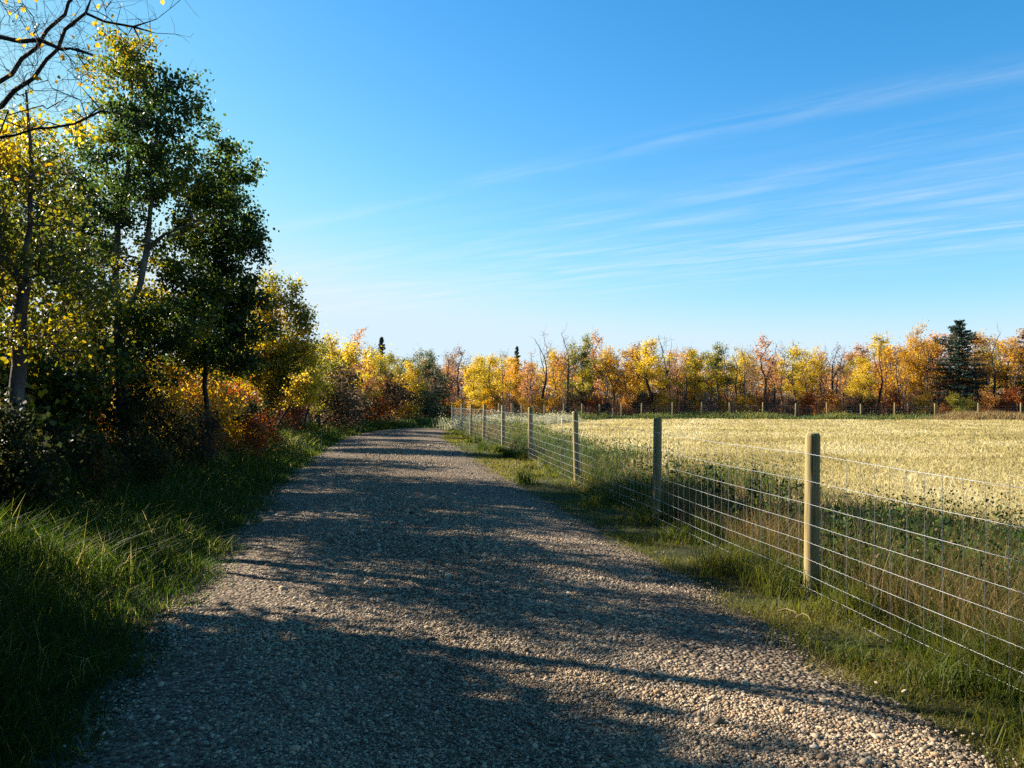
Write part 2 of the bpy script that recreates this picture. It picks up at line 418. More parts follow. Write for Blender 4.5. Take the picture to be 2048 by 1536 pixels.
def left_verge(mb):
    n = 150000
    y = ranged(n, 1.6, 48, 1.3)
    x = trail_left(y) + .25 - 7.0 * rng.rand(n) ** 1.25
    off = road_off(x, y)
    c = clump(np.stack([x, y], 1), 1.3, 21); c2 = clump(np.stack([x, y], 1), 5, 22)
    keep = (off > -.05) & (rng.rand(n) < np.clip(.25 + off * 2.5, 0, 1))
    x, y, off, c, c2 = x[keep], y[keep], off[keep], c[keep], c2[keep]
    h = (.10 + .30 * sstep(0, 1.3, off)) * (.55 + .55 * c + .35 * c2) * (.6 + .8 * rng.rand(len(x)))
    w = np.maximum(.006, y * .00085) * (.7 + .6 * rng.rand(len(x)))
    v = np.clip(.36 + .4 * (c - .5) + .35 * (rng.rand(len(x)) - .5) + (rng.rand(len(x)) < .11) * .5, 0, 1)
    blades(mb, np.stack([x, y, terrain(x, y) - .01], 1), h, w, rng, v, .5, (.12, -.06), .4)
grass_obj('verge_grass', GRASS_L, [left_verge], 'lush green grass on the bank left of the trail')

def right_verge(mb):
    n = 150000
    y = ranged(n, 2.2, 46, 1.35)
    r0 = np.interp(y, CL[:, 1], CL[:, 0]) + half_w(y)
    x = r0 - .45 + (fence_x(y) + 1.3 - r0 + .45) * rng.rand(n)
    off = road_off(x, y)
    c = clump(np.stack([x, y], 1), 1.8, 31); c2 = clump(np.stack([x, y], 1), 4.5, 32)
    keep = (off > -.35) & (rng.rand(n) < np.clip(.3 + off * 1.4 + .35 * (c - .6), 0, 1) * (.4 + .6 * sstep(.25, .5, c)))
    x, y, off, c, c2 = x[keep], y[keep], off[keep], c[keep], c2[keep]
    tall = sstep(-.25, .25, x - fence_x(y))
    h = (.035 + .045 * c2 + tall * (.07 + .24 * sstep(.35, .75, c2))) * (.6 + .8 * rng.rand(len(x)))
    w = np.maximum(.0045, y * .0008) * (.7 + .6 * rng.rand(len(x)))
    v = np.clip(.48 - .28 * tall * c2 + .35 * (c - .5) + .4 * (rng.rand(len(x)) - .5), 0, 1)
    blades(mb, np.stack([x, y, terrain(x, y) - .01], 1), h, w, rng, v, .55, (0, 0), .35)
def right_tufts(mb):
    for k in range(150):
        y0 = ranged(1, 3.0, 40, 1.2)[0]; x0 = fence_x(y0) + rng.normal() * .35 + .12
        m = int(60 + rng.rand() * 80)
        p = np.stack([x0 + rng.normal(size=m) * .09, y0 + rng.normal(size=m) * .09], 1)
        h = (.14 + .24 * rng.rand()) * (.5 + .7 * rng.rand(m))
        v = np.clip(.18 + .35 * rng.rand() + .3 * (rng.rand(m) - .5), 0, 1)
        blades(mb, np.stack([p[:, 0], p[:, 1], terrain(p[:, 0], p[:, 1])], 1), h, max(.006, y0 * .0008), rng, v, .6, (.05, 0), .45)
grass_obj('roadside_grass', GRASS_R, [right_verge, right_tufts], 'short yellow green grass between the trail and the wire fence')

def stubble(mb):
    n = 330000
    y = ranged(n, 4.5, 68, 1.25)
    xl = field_left(y); xr = np.minimum(np.maximum(xl + 8, y * .75 + 4), 60)
    x = xl + (xr - xl) * rng.rand(n)
    c = clump(np.stack([x, y], 1), .35, 41); c2 = clump(np.stack([x * 1.0, y], 1), 2.2, 42)
    keep = y < far_d(x) - 2.2
    x, y, c, c2 = x[keep], y[keep], c[keep], c2[keep]; n = len(x)
    row = np.round(x / .32 + y * .05) * .32 - y * .05 * .32
    x = np.where(y < 30, x * .45 + row * .55, x)
    h = (.06 + .07 * c2) * (.5 + .9 * rng.rand(n))
    w = np.maximum(.005, y * .0011) * (.5 + .8 * rng.rand(n))
    c3 = clump(np.stack([x * .25 + y * .12, y * .9], 1), .8, 43)
    h = h * (.75 + .5 * c3)
    v = np.clip(.5 + .5 * (c - .5) + .3 * (c2 - .5) - .3 * sstep(.7, .95, c3) + .55 * (rng.rand(n) - .5), 0, 1)
    blades(mb, np.stack([x, y, terrain(x, y) + .015], 1), h, w, rng, v, .7, (0, 0), .4)
grass_obj('field_stubble', STRAW, [stubble], 'pale straw coloured stubble covering the field behind the fence', 'stubble')

def fence_weeds(mb):
    n = 40000
    y = ranged(n, 2.5, 44, 1.3)
    s = rng.rand(n) ** 1.3
    x = fence_x(y) + .15 + s * (3.0 + .03 * y)
    c = clump(np.stack([x, y], 1), 1.5, 51)
    keep = rng.rand(n) < (.25 + .75 * c) * (1 - .75 * s)
    x, y, c, s = x[keep], y[keep], c[keep], s[keep]; n = len(x)
    h = (.2 + .38 * c) * (.4 + .9 * rng.rand(n)) * (1 - .35 * s)
    w = np.maximum(.005, y * .0008) * (.5 + .7 * rng.rand(n))
    v = np.clip(.45 + .6 * (rng.rand(n) - .5) + .2 * s, 0, 1)
    p = np.stack([x, y, terrain(x, y)], 1)
    blades(mb, p, h, w, rng, v, .35, (0, 0), .3)
    q = p + np.stack([rng.normal(size=n) * .06, rng.normal(size=n) * .06, h * (.45 + .6 * rng.rand(n))], 1)
    k = rng.rand(n) < np.where(y < 14, .25, .5)
    leaves(mb, q[k], np.maximum(.02, y[k] * .0018), rng, np.clip(v[k] - .1, 0, 1))
grass_obj('fence_weeds', DRYWEED, [fence_weeds], 'dry brown weeds and stalks along the field side of the fence', 'weeds')

def fence_green(mb):
    n = 24000
    y = ranged(n, 3, 42, 1.2)
    x = fence_x(y) + .2 + rng.rand(n) ** 1.2 * 3.0
    c = clump(np.stack([x, y], 1), 2.0, 61)
    keep = (c > .42)
    x, y, c = x[keep], y[keep], c[keep]; n = len(x)
    hh = .25 + .35 * c
    p = np.stack([x, y, terrain(x, y)], 1)
    v = np.clip(.4 + .5 * (rng.rand(n) - .5) + .2 * sstep(14, 30, y), 0, 1)
    blades(mb, p, hh * (.5 + .6 * rng.rand(n)), np.maximum(.006, y * .0008), rng, v, .4)
    q = p + np.stack([rng.normal(size=n) * .05, rng.normal(size=n) * .05, hh * (.3 + .8 * rng.rand(n))], 1)
    k = rng.rand(n) < np.where(y < 14, .65, 1)
    leaves(mb, q[k], np.maximum(.03, y[k] * .0021), rng, v[k])
grass_obj('green_weeds', LEAF['weed'], [fence_green], 'green leafy weeds growing along the field side of the fence', 'weeds')

# strip of weeds under the far fence, the pale weeds at the corner, the brown mound at the right
def far_strip(mb):
    n = 42000
    s = rng.rand(n)
    x = np.interp(s, [0, .25, 1], [-3.0, 6, 62]); d = far_d(x)
    off = rng.normal(size=n) * 1.2 + .6
    x = x - np.where(d < 66, off * .8, 0); y = d + np.where(d < 66, off * .45, off)
    c = clump(np.stack([x, y], 1), .8, 71)
    keep = rng.rand(n) < .35 + .65 * c
    x, y, c = x[keep], y[keep], c[keep]; n = len(x)
    h = (.18 + .5 * c * c) * (.5 + .8 * rng.rand(n))
    p = np.stack([x, y, terrain(x, y)], 1)
    v = np.clip(.45 + .5 * (c - .5) + .5 * (rng.rand(n) - .5), 0, 1)
    blades(mb, p, h, .045, rng, v, .4)
    q = p + np.stack([rng.normal(size=n) * .1, rng.normal(size=n) * .1, h * (.3 + .8 * rng.rand(n))], 1)
    leaves(mb, q[::2], .10, rng, v[::2])
def bend_grass(mb):
    n = 22000
    s = rng.rand(n)
    P = np.array([(-8, 40), (-7.2, 47), (-5, 52), (-2, 57.5), (1.5, 63.5), (5, 69.5)])
    x = np.interp(s, np.linspace(0, 1, 6), P[:, 0]) - rng.rand(n) * 3.5; y = np.interp(s, np.linspace(0, 1, 6), P[:, 1]) + rng.rand(n) * 3
    o = road_off(x, y); k = o > 0
    x, y = x[k], y[k]; n = len(x)
    blades(mb, np.stack([x, y, terrain(x, y)], 1), .25 + .35 * rng.rand(n), .04, rng, np.clip(.25 + .5 * rng.rand(n) ** 2, 0, 1), .4)
grass_obj('far_weeds', FARWEED, [far_strip, bend_grass], 'green weeds along the foot of the far fence', 'weeds')

def pale_corner(mb):
    n = 5500
    s = rng.rand(n)
    x = -3.0 + 7.5 * s + rng.normal(size=n) * .45; y = 41.5 + 17.5 * s + rng.normal(size=n) * .6
    p = np.stack([x, y, terrain(x, y)], 1)
    h = (.35 + .75 * clump(p[:, :2], 1.2, 81)) * (.5 + .6 * rng.rand(n)) * (1 - .35 * s)
    v = np.clip(.5 + .7 * (rng.rand(n) - .5), 0, 1)
    blades(mb, p, h, .03, rng, v, .3)
    q = p + np.stack([rng.normal(size=n) * .08, rng.normal(size=n) * .08, h * (.4 + .7 * rng.rand(n))], 1)
    leaves(mb, q, .07, rng, np.clip(v + .1, 0, 1))
grass_obj('pale_weeds', PALEWEED, [pale_corner], 'pale silvery seeding weeds behind the fence corner', 'weeds')

def brown_mound(mb):
    n = 16000
    x = 33 + 26 * rng.rand(n) ** .9; y = far_d(x) - 1.2 + rng.normal(size=n) * .9
    p = np.stack([x, y, terrain(x, y)], 1)
    h = (.45 + .5 * clump(p[:, :2], .9, 91)) * (.4 + .7 * rng.rand(n)) * sstep(32.5, 37, x)
    blades(mb, p, h, .05, rng, np.clip(.7 + .5 * (rng.rand(n) - .5), 0, 1), .5)
grass_obj('dry_grass', DRYWEED, [brown_mound], 'bank of dry reddish brown grass along the far fence', 'grass')

# ------------------------------------------------------------------ trees
def in_ellipsoids(ells, n, rng, shell=.75):
    """points spread over a union of ellipsoids (cx, cy, cz, rx, ry, rz)"""
    vol = np.array([e[3] * e[4] * e[5] for e in ells]) ** .8; vol /= vol.sum()
    k = rng.choice(len(ells), n, p=vol)
    E = np.array(ells)[k]
    u = norm(rng.normal(size=(n, 3))) * (rng.rand(n, 1) ** (shell / 2.2))
    return E[:, :3] + u * E[:, 3:]

def grow(trunks, targets, rng, r_base, r_tip=.006, seg=.3, wig=.06):
    """a skeleton that reaches from the trunks to every target; returns nodes, parents, chains, radii"""
    pos, par, chains, mains = [], [], [], []
    for T in trunks:
        root = T.get('root', -1)
        P = np.array(T['pts'], float)
        s = np.concatenate([[0], np.cumsum(np.linalg.norm(np.diff(P, axis=0), axis=1))])
        m = max(3, int(s[-1] / seg))
        q = np.linspace(0, s[-1], m + 1)
        Q = np.stack([np.interp(q, s, P[:, i]) for i in range(3)], 1)
        if m > 4:
            for _ in range(3): Q[1:-1] = .25 * Q[:-2] + .5 * Q[1:-1] + .25 * Q[2:]
            Q[1:-1] += rng.normal(size=(m - 1, 3)) * wig * .35
        if root >= 0 or root == -2:
            A = np.array(pos); j = int(np.argmin(np.linalg.norm(A - Q[0], axis=1))); ch = [j]; st = 1; Q[0] = A[j]
        else:
            ch = []; st = 0; j = -1
        for p in Q[st:]:
            par.append(j); j = len(pos); pos.append(p); ch.append(j)
        chains.append(ch); mains.append(True)
    base = np.array(pos[0])
    axis_d = [np.min(np.linalg.norm(np.array(pos) - t, axis=1)) for t in targets]
    zmin = T.get('zmin', 0)
    for ti in np.argsort(axis_d):
        t = targets[ti]
        A = np.array(pos)
        dv = t - A; hd = np.linalg.norm(dv[:, :2], axis=1); ds = np.linalg.norm(dv, axis=1)
        cost = ds + 1.2 * np.maximum(0, .45 * hd - dv[:, 2]) + np.where(A[:, 2] < base[2] + zmin, 5, 0)
        j = int(np.argmin(cost)); L = ds[j]
        if L < .12: continue
        m = max(2, int(math.ceil(L / seg)))
        a = A[j]; out = norm(dv[j] * np.array([1, 1, .45])); c = a + out * L * .5
        q = np.linspace(0, 1, m + 1)[1:, None]
        Q = (1 - q) ** 2 * a + 2 * q * (1 - q) * c + q * q * t
        Q[:-1] += rng.normal(size=(m - 1, 3)) * wig
        ch = [j]
        for p in Q:
            par.append(j); j = len(pos); pos.append(p); ch.append(j)
        chains.append(ch); mains.append(False)
    N = len(pos); cnt = np.zeros(N); kids = np.zeros(N, int)
    for i in range(N):
        if par[i] >= 0: kids[par[i]] += 1
    cnt[kids == 0] = 1
    for i in range(N - 1, -1, -1):
        if par[i] >= 0: cnt[par[i]] += cnt[i]
    tot = max(cnt[0], 2)
    ex = math.log(max(r_base / r_tip, 1.5)) / math.log(tot)
    rad = r_tip * cnt ** ex
    zz = np.array(pos)[:, 2]
    for ch, mn in zip(chains, mains):                    # trunks taper evenly as well
        if mn:
            k = np.linspace(1, .25, len(ch)); r0 = rad[ch[1]]
            for i, kk in zip(ch, k): rad[i] = max(rad[i], r0 * kk * .7)
    return np.array(pos), np.array(par), chains, rad, mains, cnt

def skeleton_mesh(mb, pos, chains, rad, mains, cnt, thin=0.0, min_r=.003, select=None):
    for ci, (ch, mn) in enumerate(zip(chains, mains)):
        if select is not None and ci not in select: continue
        r = np.maximum(rad[ch], min_r)
        if not mn: r[0] = r[1]
        if not mn: r = r * np.linspace(1, .7, len(r))
        big = r.max()
        if big < thin: continue
        tube(mb, pos[ch], r, 8 if big > .05 else (5 if big > .015 else 3))

def twigs(mb, pos, cnt, n, ln, r, rng, up=.4):
    k = np.where(cnt <= 3)[0]
    for _ in range(n):
        i = k[rng.randint(len(k))]; d = norm(rng.normal(size=3) + np.array([0, 0, up])); l = ln * (.4 + rng.rand())
        mid = pos[i] + d * l * .5 + rng.normal(size=3) * l * .08
        tube(mb, [pos[i], mid, pos[i] + d * l], [r, r * .8, r * .5], 3)

def leaf_points(pos, par, cnt, per, spread, rng, most=4):
    k = np.where((cnt <= most) & (par >= 0))[0]
    k = rng.choice(k, per) if per < len(k) else np.concatenate([k, rng.choice(k, per - len(k))])
    f = rng.rand(len(k), 1)
    p = pos[k] * (1 - f) + pos[par[k]] * f
    return p + rng.normal(size=p.shape) * spread * np.array([1, 1, .8])

def tree_mesh(seed, trunks, ells, n_tar, n_leaf, leaf, r_base, spread=.16, hexa=False, n_twig=0, r_tip=.006, vmix=(.5, .5), shell=.75, seg=.3, cs=1.6, vshift=0, twl=.3, limbs=None):
    rng = RS(seed)
    tar = in_ellipsoids(ells, n_tar, rng, shell)
    pos, par, chains, rad, mains, cnt = grow(trunks, tar, rng, r_base, r_tip, seg)
    mi = [i for i, m_ in enumerate(mains) if m_]
    sel = set(range(len(chains))) - (set(mi[1:]) if limbs is not None else set())
    wb = MB(); skeleton_mesh(wb, pos, chains, rad, mains, cnt, min_r=r_tip * .6, select=sel)
    if limbs is not None:
        for i in mi[1:]:
            m2 = MB(); skeleton_mesh(m2, pos, chains, rad, mains, cnt, min_r=r_tip * .6, select={i}); limbs.append(m2)
    if n_twig: twigs(wb, pos, cnt, n_twig, twl, r_tip * .6, rng)
    lb = MB()
    if n_leaf:
        c = leaf_points(pos, par, cnt, n_leaf, spread, rng)
        v = np.clip(vshift + vmix[0] * clump(c, cs, seed + 7) + vmix[1] * rng.rand(len(c)), 0, 1)
        leaves(lb, c, leaf, rng, v, hexa=hexa)
    return wb, lb, (pos, par, chains, rad, mains, cnt)

def P3(px, py, d):
    return ((px - 1024) / F * d, d, EYE + (790 - py) / F * d)

def gz(x, y): return float(terrain(np.array([x]), np.array([y]))[0])

def hero(name, label, cat, base, trunks, ells, kind, bark, group=None, **kw):
    """a single near tree; trunks and crown are given in world space and stored relative to the base"""
    b = np.array([base[0], base[1], gz(*base)])
    tr = [dict(t, pts=[np.array(p) - b for p in t['pts']]) for t in trunks]
    el = [(e[0] - b[0], e[1] - b[1], e[2] - b[2], e[3], e[4], e[5]) for e in ells]
    limbs = []
    wb, lb, sk = tree_mesh(trunks=tr, ells=el, limbs=limbs, **kw)
    root = empty(name, b)
    tag(root, label, cat, group)
    wb.build('trunk', bark, root, smooth=True)
    for m2 in limbs: m2.build('limb', bark, root, smooth=True)
    if lb.n: lb.build('crown', LEAF[kind] if isinstance(kind, str) else kind, root)
    return root

def ell(px, py, d, rx, ry, dep):
    """ellipsoid from a place in the photograph: centre and half sizes in pixels, depth half size in metres"""
    x, y, z = P3(px, py, d)
    return (x, y, z, rx / F * d, dep, ry / F * d)

# --- the big poplar at the left
hero('poplar_tree', 'tall green poplar with two pale forked trunks, the highest leafy crown', 'tree', (-7.0, 14.5),
     [dict(pts=[(-7.0, 14.5, .2), P3(236, 640, 14.4), P3(228, 520, 14.4), P3(250, 350, 14.5), P3(268, 200, 14.6), P3(255, 90, 14.6)], zmin=1.2),
      dict(root=-2, pts=[P3(236, 690, 14.4), P3(282, 570, 14.2), P3(298, 470, 14.2), P3(303, 330, 14.1), P3(330, 180, 14.1)], zmin=1.2),
      dict(root=-2, pts=[P3(297, 480, 14.2), P3(340, 465, 14.0), P3(400, 440, 13.8)], zmin=1.2)],
     [ell(255, 150, 14.6, 85, 85, 1.0), ell(335, 240, 14.4, 100, 90, 1.2), ell(410, 235, 14.4, 22, 26, .3), ell(235, 320, 14.4, 110, 110, 1.3), ell(350, 370, 14.3, 90, 90, 1.1), ell(190, 470, 14.4, 130, 110, 1.3), ell(315, 85, 14.6, 20, 32, .3), ell(385, 150, 14.4, 18, 14, .2),
      ell(330, 640, 13.8, 110, 70, .9), ell(190, 650, 13.6, 130, 90, 1.0), ell(150, 740, 13.4, 120, 60, .9), ell(320, 720, 13.9, 90, 50, .8)],
     'green', BARK, seed=101, n_tar=440, n_leaf=33000, leaf=.06, r_base=.115, spread=.105, hexa=True, n_twig=700, vmix=(.6, .5), vshift=-.1, cs=1.0)
# --- the darker poplar lobe right of it
hero('poplar_tree', 'dark green poplar with a rounded crown reaching out over the bank beside the tallest poplar', 'tree', (-5.9, 15.6),
     [dict(pts=[(-5.9, 15.6, .2), P3(410, 700, 15.5), P3(425, 560, 15.4), P3(440, 430, 15.4), P3(460, 330, 15.4)], zmin=.8)],
     [ell(462, 345, 15.4, 55, 58, .9), ell(450, 430, 15.4, 92, 75, 1.2), ell(480, 490, 15.3, 62, 55, .8), ell(395, 520, 15.4, 80, 80, 1.2), ell(425, 600, 15.3, 85, 80, 1.1), ell(400, 670, 15.2, 100, 60, 1.1), ell(450, 715, 15.0, 75, 35, .8), ell(522, 400, 15.3, 18, 25, .3), ell(490, 640, 15.2, 62, 70, .8), ell(475, 590, 15.2, 70, 50, .8)],
     'green', DARKBARK, seed=102, n_tar=400, n_leaf=27000, leaf=.062, r_base=.05, spread=.10, hexa=True, n_twig=500, vmix=(.45, .5), vshift=-.06, cs=1.5)
# --- pale trunk near the left edge
hero('aspen_tree', 'aspen with a bare pale trunk near the left edge and thin yellow green leaves', 'tree', (-5.6, 9.0),
     [dict(pts=[(-5.6, 9.0, .1), P3(34, 760, 9), P3(42, 600, 9), P3(60, 430, 9), P3(66, 300, 9), P3(52, 180, 9)], zmin=2.0),
      dict(root=-2, pts=[P3(44, 560, 9), P3(-30, 460, 9), P3(-90, 330, 9)], zmin=2.0)],
     [ell(60, 380, 9, 100, 60, .7), ell(40, 490, 9, 120, 80, 1.0), ell(-90, 400, 9, 90, 140, 1.0), ell(150, 560, 9.2, 100, 80, .7), ell(90, 680, 9.2, 100, 60, .7)],
     'olive', GREYBARK, seed=103, n_tar=230, n_leaf=7500, leaf=.05, r_base=.082, spread=.11, hexa=True, n_twig=420, vmix=(.45, .6), vshift=-.12, cs=1.6)
# --- bare limbs reaching in from the left
hero('bare_tree', 'almost leafless dark tree whose bare limbs reach in at the top left', 'tree', (-6.9, 7.8),
     [dict(pts=[(-6.9, 7.8, .2), (-6.75, 7.8, 2.0), (-6.2, 7.8, 3.9), P3(0, 175, 7.8), P3(50, 118, 7.8), P3(92, 55, 7.8), P3(140, 25, 7.8), P3(165, -20, 7.8), P3(190, -120, 7.8)], zmin=2.4),
      dict(root=-2, pts=[(-6.2, 7.8, 3.9), P3(-60, 240, 7.7), P3(50, 180, 7.6), P3(95, 115, 7.6), P3(165, 45, 7.6), P3(190, -10, 7.6), P3(215, -90, 7.6)], zmin=2.4),
      dict(root=-2, pts=[P3(165, 45, 7.6), P3(225, 51, 7.5), P3(285, 58, 7.5), P3(350, 68, 7.4)], zmin=2.4),
      dict(root=-2, pts=[P3(285, 58, 7.5), P3(325, 30, 7.5), P3(366, -5, 7.5)], zmin=2.4),
      dict(root=-2, pts=[P3(270, 56, 7.5), P3(284, 90, 7.5), P3(274, 116, 7.5)], zmin=2.4),
      dict(root=-2, pts=[(-6.5, 7.8, 3.0), P3(-150, 360, 7.6), P3(-40, 285, 7.5), P3(60, 262, 7.4), P3(160, 235, 7.3), P3(230, 225, 7.3)], zmin=2.0),
      dict(root=-2, pts=[(-6.2, 7.8, 3.9), P3(-120, 60, 7.8), P3(0, 75, 7.7), P3(110, 85, 7.6), P3(185, 110, 7.5)], zmin=2.0),
      dict(root=-2, pts=[(-6.6, 7.8, 2.6), P3(-120, 400, 7.6), P3(0, 360, 7.5), P3(90, 340, 7.4), P3(170, 345, 7.4)], zmin=2.0)],
     [ell(90, 60, 7.7, 110, 80, .5), ell(120, 160, 7.6, 90, 70, .5), ell(240, 40, 7.5, 90, 40, .3), ell(20, 220, 7.6, 60, 60, .4), ell(-150, 100, 7.8, 150, 150, .6)],
     'gold', DARKBARK, seed=104, n_tar=260, n_leaf=140, leaf=.05, r_base=.072, spread=.05, hexa=True, n_twig=900, r_tip=.0034, seg=.2, twl=.26)
# yellow leaves hanging in from the left edge
hero('aspen_tree', 'bright yellow leaved young aspen crowding in at the left edge', 'tree', (-6.3, 8.9),
     [dict(pts=[(-6.3, 8.9, .2), (-6.25, 8.9, 2.2), (-6.15, 8.9, 4.4)], zmin=1.0)],
     [ell(-20, 285, 8.9, 55, 50, .5), ell(10, 320, 8.9, 30, 18, .3), ell(-40, 520, 8.9, 70, 40, .4), ell(135, 242, 9.2, 42, 24, .25), ell(30, 240, 8.9, 40, 30, .3), ell(-120, 420, 8.9, 70, 200, .5)],
     'yellow', GREYBARK, seed=105, n_tar=110, n_leaf=2800, leaf=.05, r_base=.035, spread=.08, hexa=True, n_twig=60, vmix=(.5, .5))
# fillers behind, with the sky showing between
hero('aspen_tree', 'olive green aspen filling the gap behind the pale trunk at left', 'tree', (-10.4, 18.5),
     [dict(pts=[(-10.4, 18.5, .2), P3(130, 600, 18.5), P3(140, 380, 18.5)], zmin=1.0)],
     [ell(110, 430, 18.5, 130, 130, 1.3), ell(90, 590, 18.5, 150, 110, 1.3), ell(50, 310, 18.5, 80, 80, 1.0), ell(20, 500, 18, 90, 120, 1.0)],
     'green', GREYBARK, seed=106, n_tar=210, n_leaf=19000, leaf=.07, r_base=.1, spread=.17, n_twig=60, vmix=(.55, .55), vshift=.05)
hero('aspen_tree', 'yellowing poplar low behind the forked pale trunks', 'tree', (-9.2, 20.5),
     [dict(pts=[(-9.2, 20.5, .2), P3(300, 700, 20.5), P3(310, 560, 20.5)], zmin=.6)],
     [ell(300, 620, 20.5, 110, 70, 1.3), ell(240, 700, 20.5, 120, 60, 1.3), ell(400, 720, 20.5, 80, 60, 1.0)],
     'olive', GREYBARK, seed=107, n_tar=130, n_leaf=9000, leaf=.075, r_base=.08, spread=.16, vshift=-.1)
# the yellow green tree further along, then the orange sprays at its foot
hero('aspen_tree', 'yellow green pointed aspen beside the trail, first past the dark poplar', 'tree', (-7.6, 24.0),
     [dict(pts=[(-7.6, 24.0, .2), P3(545, 720, 24), P3(540, 560, 24)], zmin=.5),
      dict(root=-2, pts=[P3(547, 760, 24), P3(590, 690, 24), P3(612, 610, 24)], zmin=.5)],
     [ell(535, 595, 24, 38, 58, .7), ell(560, 660, 24, 65, 62, 1.0), ell(598, 715, 24, 45, 70, .9), ell(515, 720, 24, 62, 60, 1.0), ell(612, 630, 24, 14, 60, .3), ell(585, 600, 24, 22, 50, .4), ell(560, 770, 24, 60, 40, .8)],
     'olive', GREYBARK, seed=108, n_tar=260, n_leaf=22000, leaf=.075, r_base=.075, spread=.15, n_twig=140, vmix=(.6, .5), vshift=0)
hero('young_aspen', 'small bright golden aspen leaning over the grass below the pointed yellow green aspen', 'tree', (-6.9, 22.6),
     [dict(pts=[(-6.9, 22.6, .2), P3(590, 790, 22.5), P3(625, 740, 22.4)], zmin=.3)],
     [ell(610, 760, 22.4, 32, 22, .4), ell(600, 792, 22.4, 32, 14, .4)],
     'yellow', DARKBARK, seed=109, n_tar=50, n_leaf=1900, leaf=.07, r_base=.035, spread=.1, vmix=(.6, .5), vshift=.1)

# --- prototypes for trees seen smaller
PROTO = {}
def proto(key, seed, h, w, low, n_tar, n_leaf, leaf, r_base, bark, **kw):
    """a tree of height h and crown width w whose crown starts at low (metres)"""
    rr = RS(seed)
    tops = [(0, 0, 0)] + [(rr.normal() * .12 * k, rr.normal() * .12 * k, h * .92 * k / 4) for k in range(1, 5)]
    trunks = [dict(pts=tops, zmin=low * .8)]
    if kw.pop('fork', True):
        a = np.array(tops[2]); an = rr.rand() * 6.28
        trunks.append(dict(root=-2, pts=[a, a + np.array([cos(an) * .25 * w, sin(an) * .25 * w, h * .2]), a + np.array([cos(an) * .36 * w, sin(an) * .36 * w, h * .4])], zmin=low * .8))
    ch = h - low; E = []
    for k in range(7):
        f = (k + .5) / 7; wr = w * .5 * (sin(pi * min(1, f * .82 + .16)) ** .8)
        an = rr.rand() * 6.28
        E.append((cos(an) * wr * .38, sin(an) * wr * .38, low + ch * f, wr * (.55 + .3 * rr.rand()), wr * (.55 + .3 * rr.rand()), ch * .14))
    wb, lb, sk = tree_mesh(seed, trunks, E, n_tar, n_leaf, leaf, r_base, **kw)
    PROTO[key] = (wb.mesh('trunk', bark, True), lb.mesh('crown', LEAF['yellow']) if lb.n else None, h)

for k in range(3): proto(f'dense{k}', 270 + k, 6.6, 3.6, 1.0, 130, 13000, .10, .1, GREYBARK, spread=.2, r_tip=.012, seg=.4)
for k in range(5): proto(f'full{k}', 200 + k, 5.6, 3.0 + .3 * (k % 3), 1.1 + .2 * k, 85, 6400, .085, .085, DARKBARK if k % 2 else GREYBARK, spread=.17, n_twig=90, r_tip=.012, seg=.4, cs=1.4)
for k in range(3): proto(f'thin{k}', 220 + k, 6.2, 2.4, 1.8, 70, 1500, .10, .075, GREYBARK, spread=.16, n_twig=110, r_tip=.011, seg=.4, twl=.45)
for k in range(3): proto(f'bare{k}', 230 + k, 6.6, 3.2, 2.4, 70, 60 if k else 0, .09, .12, DARKBARK, spread=.1, n_twig=130, r_tip=.012, seg=.35, twl=.5)
for k in range(3): proto(f'twig{k}', 260 + k, 6.0, 1.7, 1.5, 60, 260, .09, .055, GREYBARK, spread=.14, n_twig=170, r_tip=.010, seg=.4, twl=.55)
for k in range(4): proto(f'bush{k}', 240 + k, 2.4, 2.3, .25, 55, 2600, .09, .035, DARKBARK, spread=.16, n_twig=40, r_tip=.009, seg=.3, cs=2.2)
for k in range(3): proto(f'slim{k}', 250 + k, 5.0, 1.7, .8, 60, 2600, .10, .05, GREYBARK, spread=.17, n_twig=50, r_tip=.010, seg=.35, cs=1.8)

def spruce_mesh(seed, h, w, bare=.5, pw=.8, jit=.4):
    rng = RS(seed); wb = MB(); lb = MB()
    tube(wb, [(0, 0, 0), (0.02, 0, h * .5), (0, 0.02, h)], [h * .017, h * .011, .012], 8)
    z = bare
    while z < h - .15:
        f = (z - bare) / (h - bare); R = w * .5 * min((1 - f) ** pw, 1.9 * (1 - f) + .04) * (1 - jit * .5 + jit * rng.rand()) + .10
        nb = 5 + int(3 * rng.rand())
        for b in range(nb):
            an = rng.rand() * 6.28; r = R * (.8 - .6 * jit + 1.5 * jit * rng.rand()); drop = -.25 * r * (1 - f)
            d = np.array([cos(an), sin(an), 0])
            tip = d * r + np.array([0, 0, z + drop + .3 * r * f]); mid = d * r * .5 + np.array([0, 0, z + drop * .6])
            tube(wb, [(0, 0, z), mid, tip], [.02, .014, .006], 3)
            m = int(26 + 60 * r)
            q = rng.rand(m, 1) ** .7
            c = (1 - q) * np.array([0, 0, z]) + q * tip + np.array([0, 0, drop * .3]) * np.sin(q * pi)
            sd = np.array([-sin(an), cos(an), 0])
            c = c + sd * (rng.normal(size=(m, 1)) * .22 * r * (1.1 - q)) + rng.normal(size=(m, 3)) * .05 - np.array([0, 0, .05])
            leaves(lb, c, .17, rng, rng.rand(m), aspect=.35)
        z += .17 + .16 * rng.rand() * (1.3 - f)
    return wb, lb
for k, (h, w, b, q, jt) in enumerate([(8.5, 4.6, 1.2, .5, .55), (8, 3.0, .6, .8, .4), (9, 5.0, 1.0, .6, .5)]):
    wb, lb = spruce_mesh(300 + k, h, w, b, q, jt)
    PROTO[f'spruce{k}'] = (wb.mesh('trunk', DARKBARK, True), lb.mesh('crown', LEAF['needle']), h)

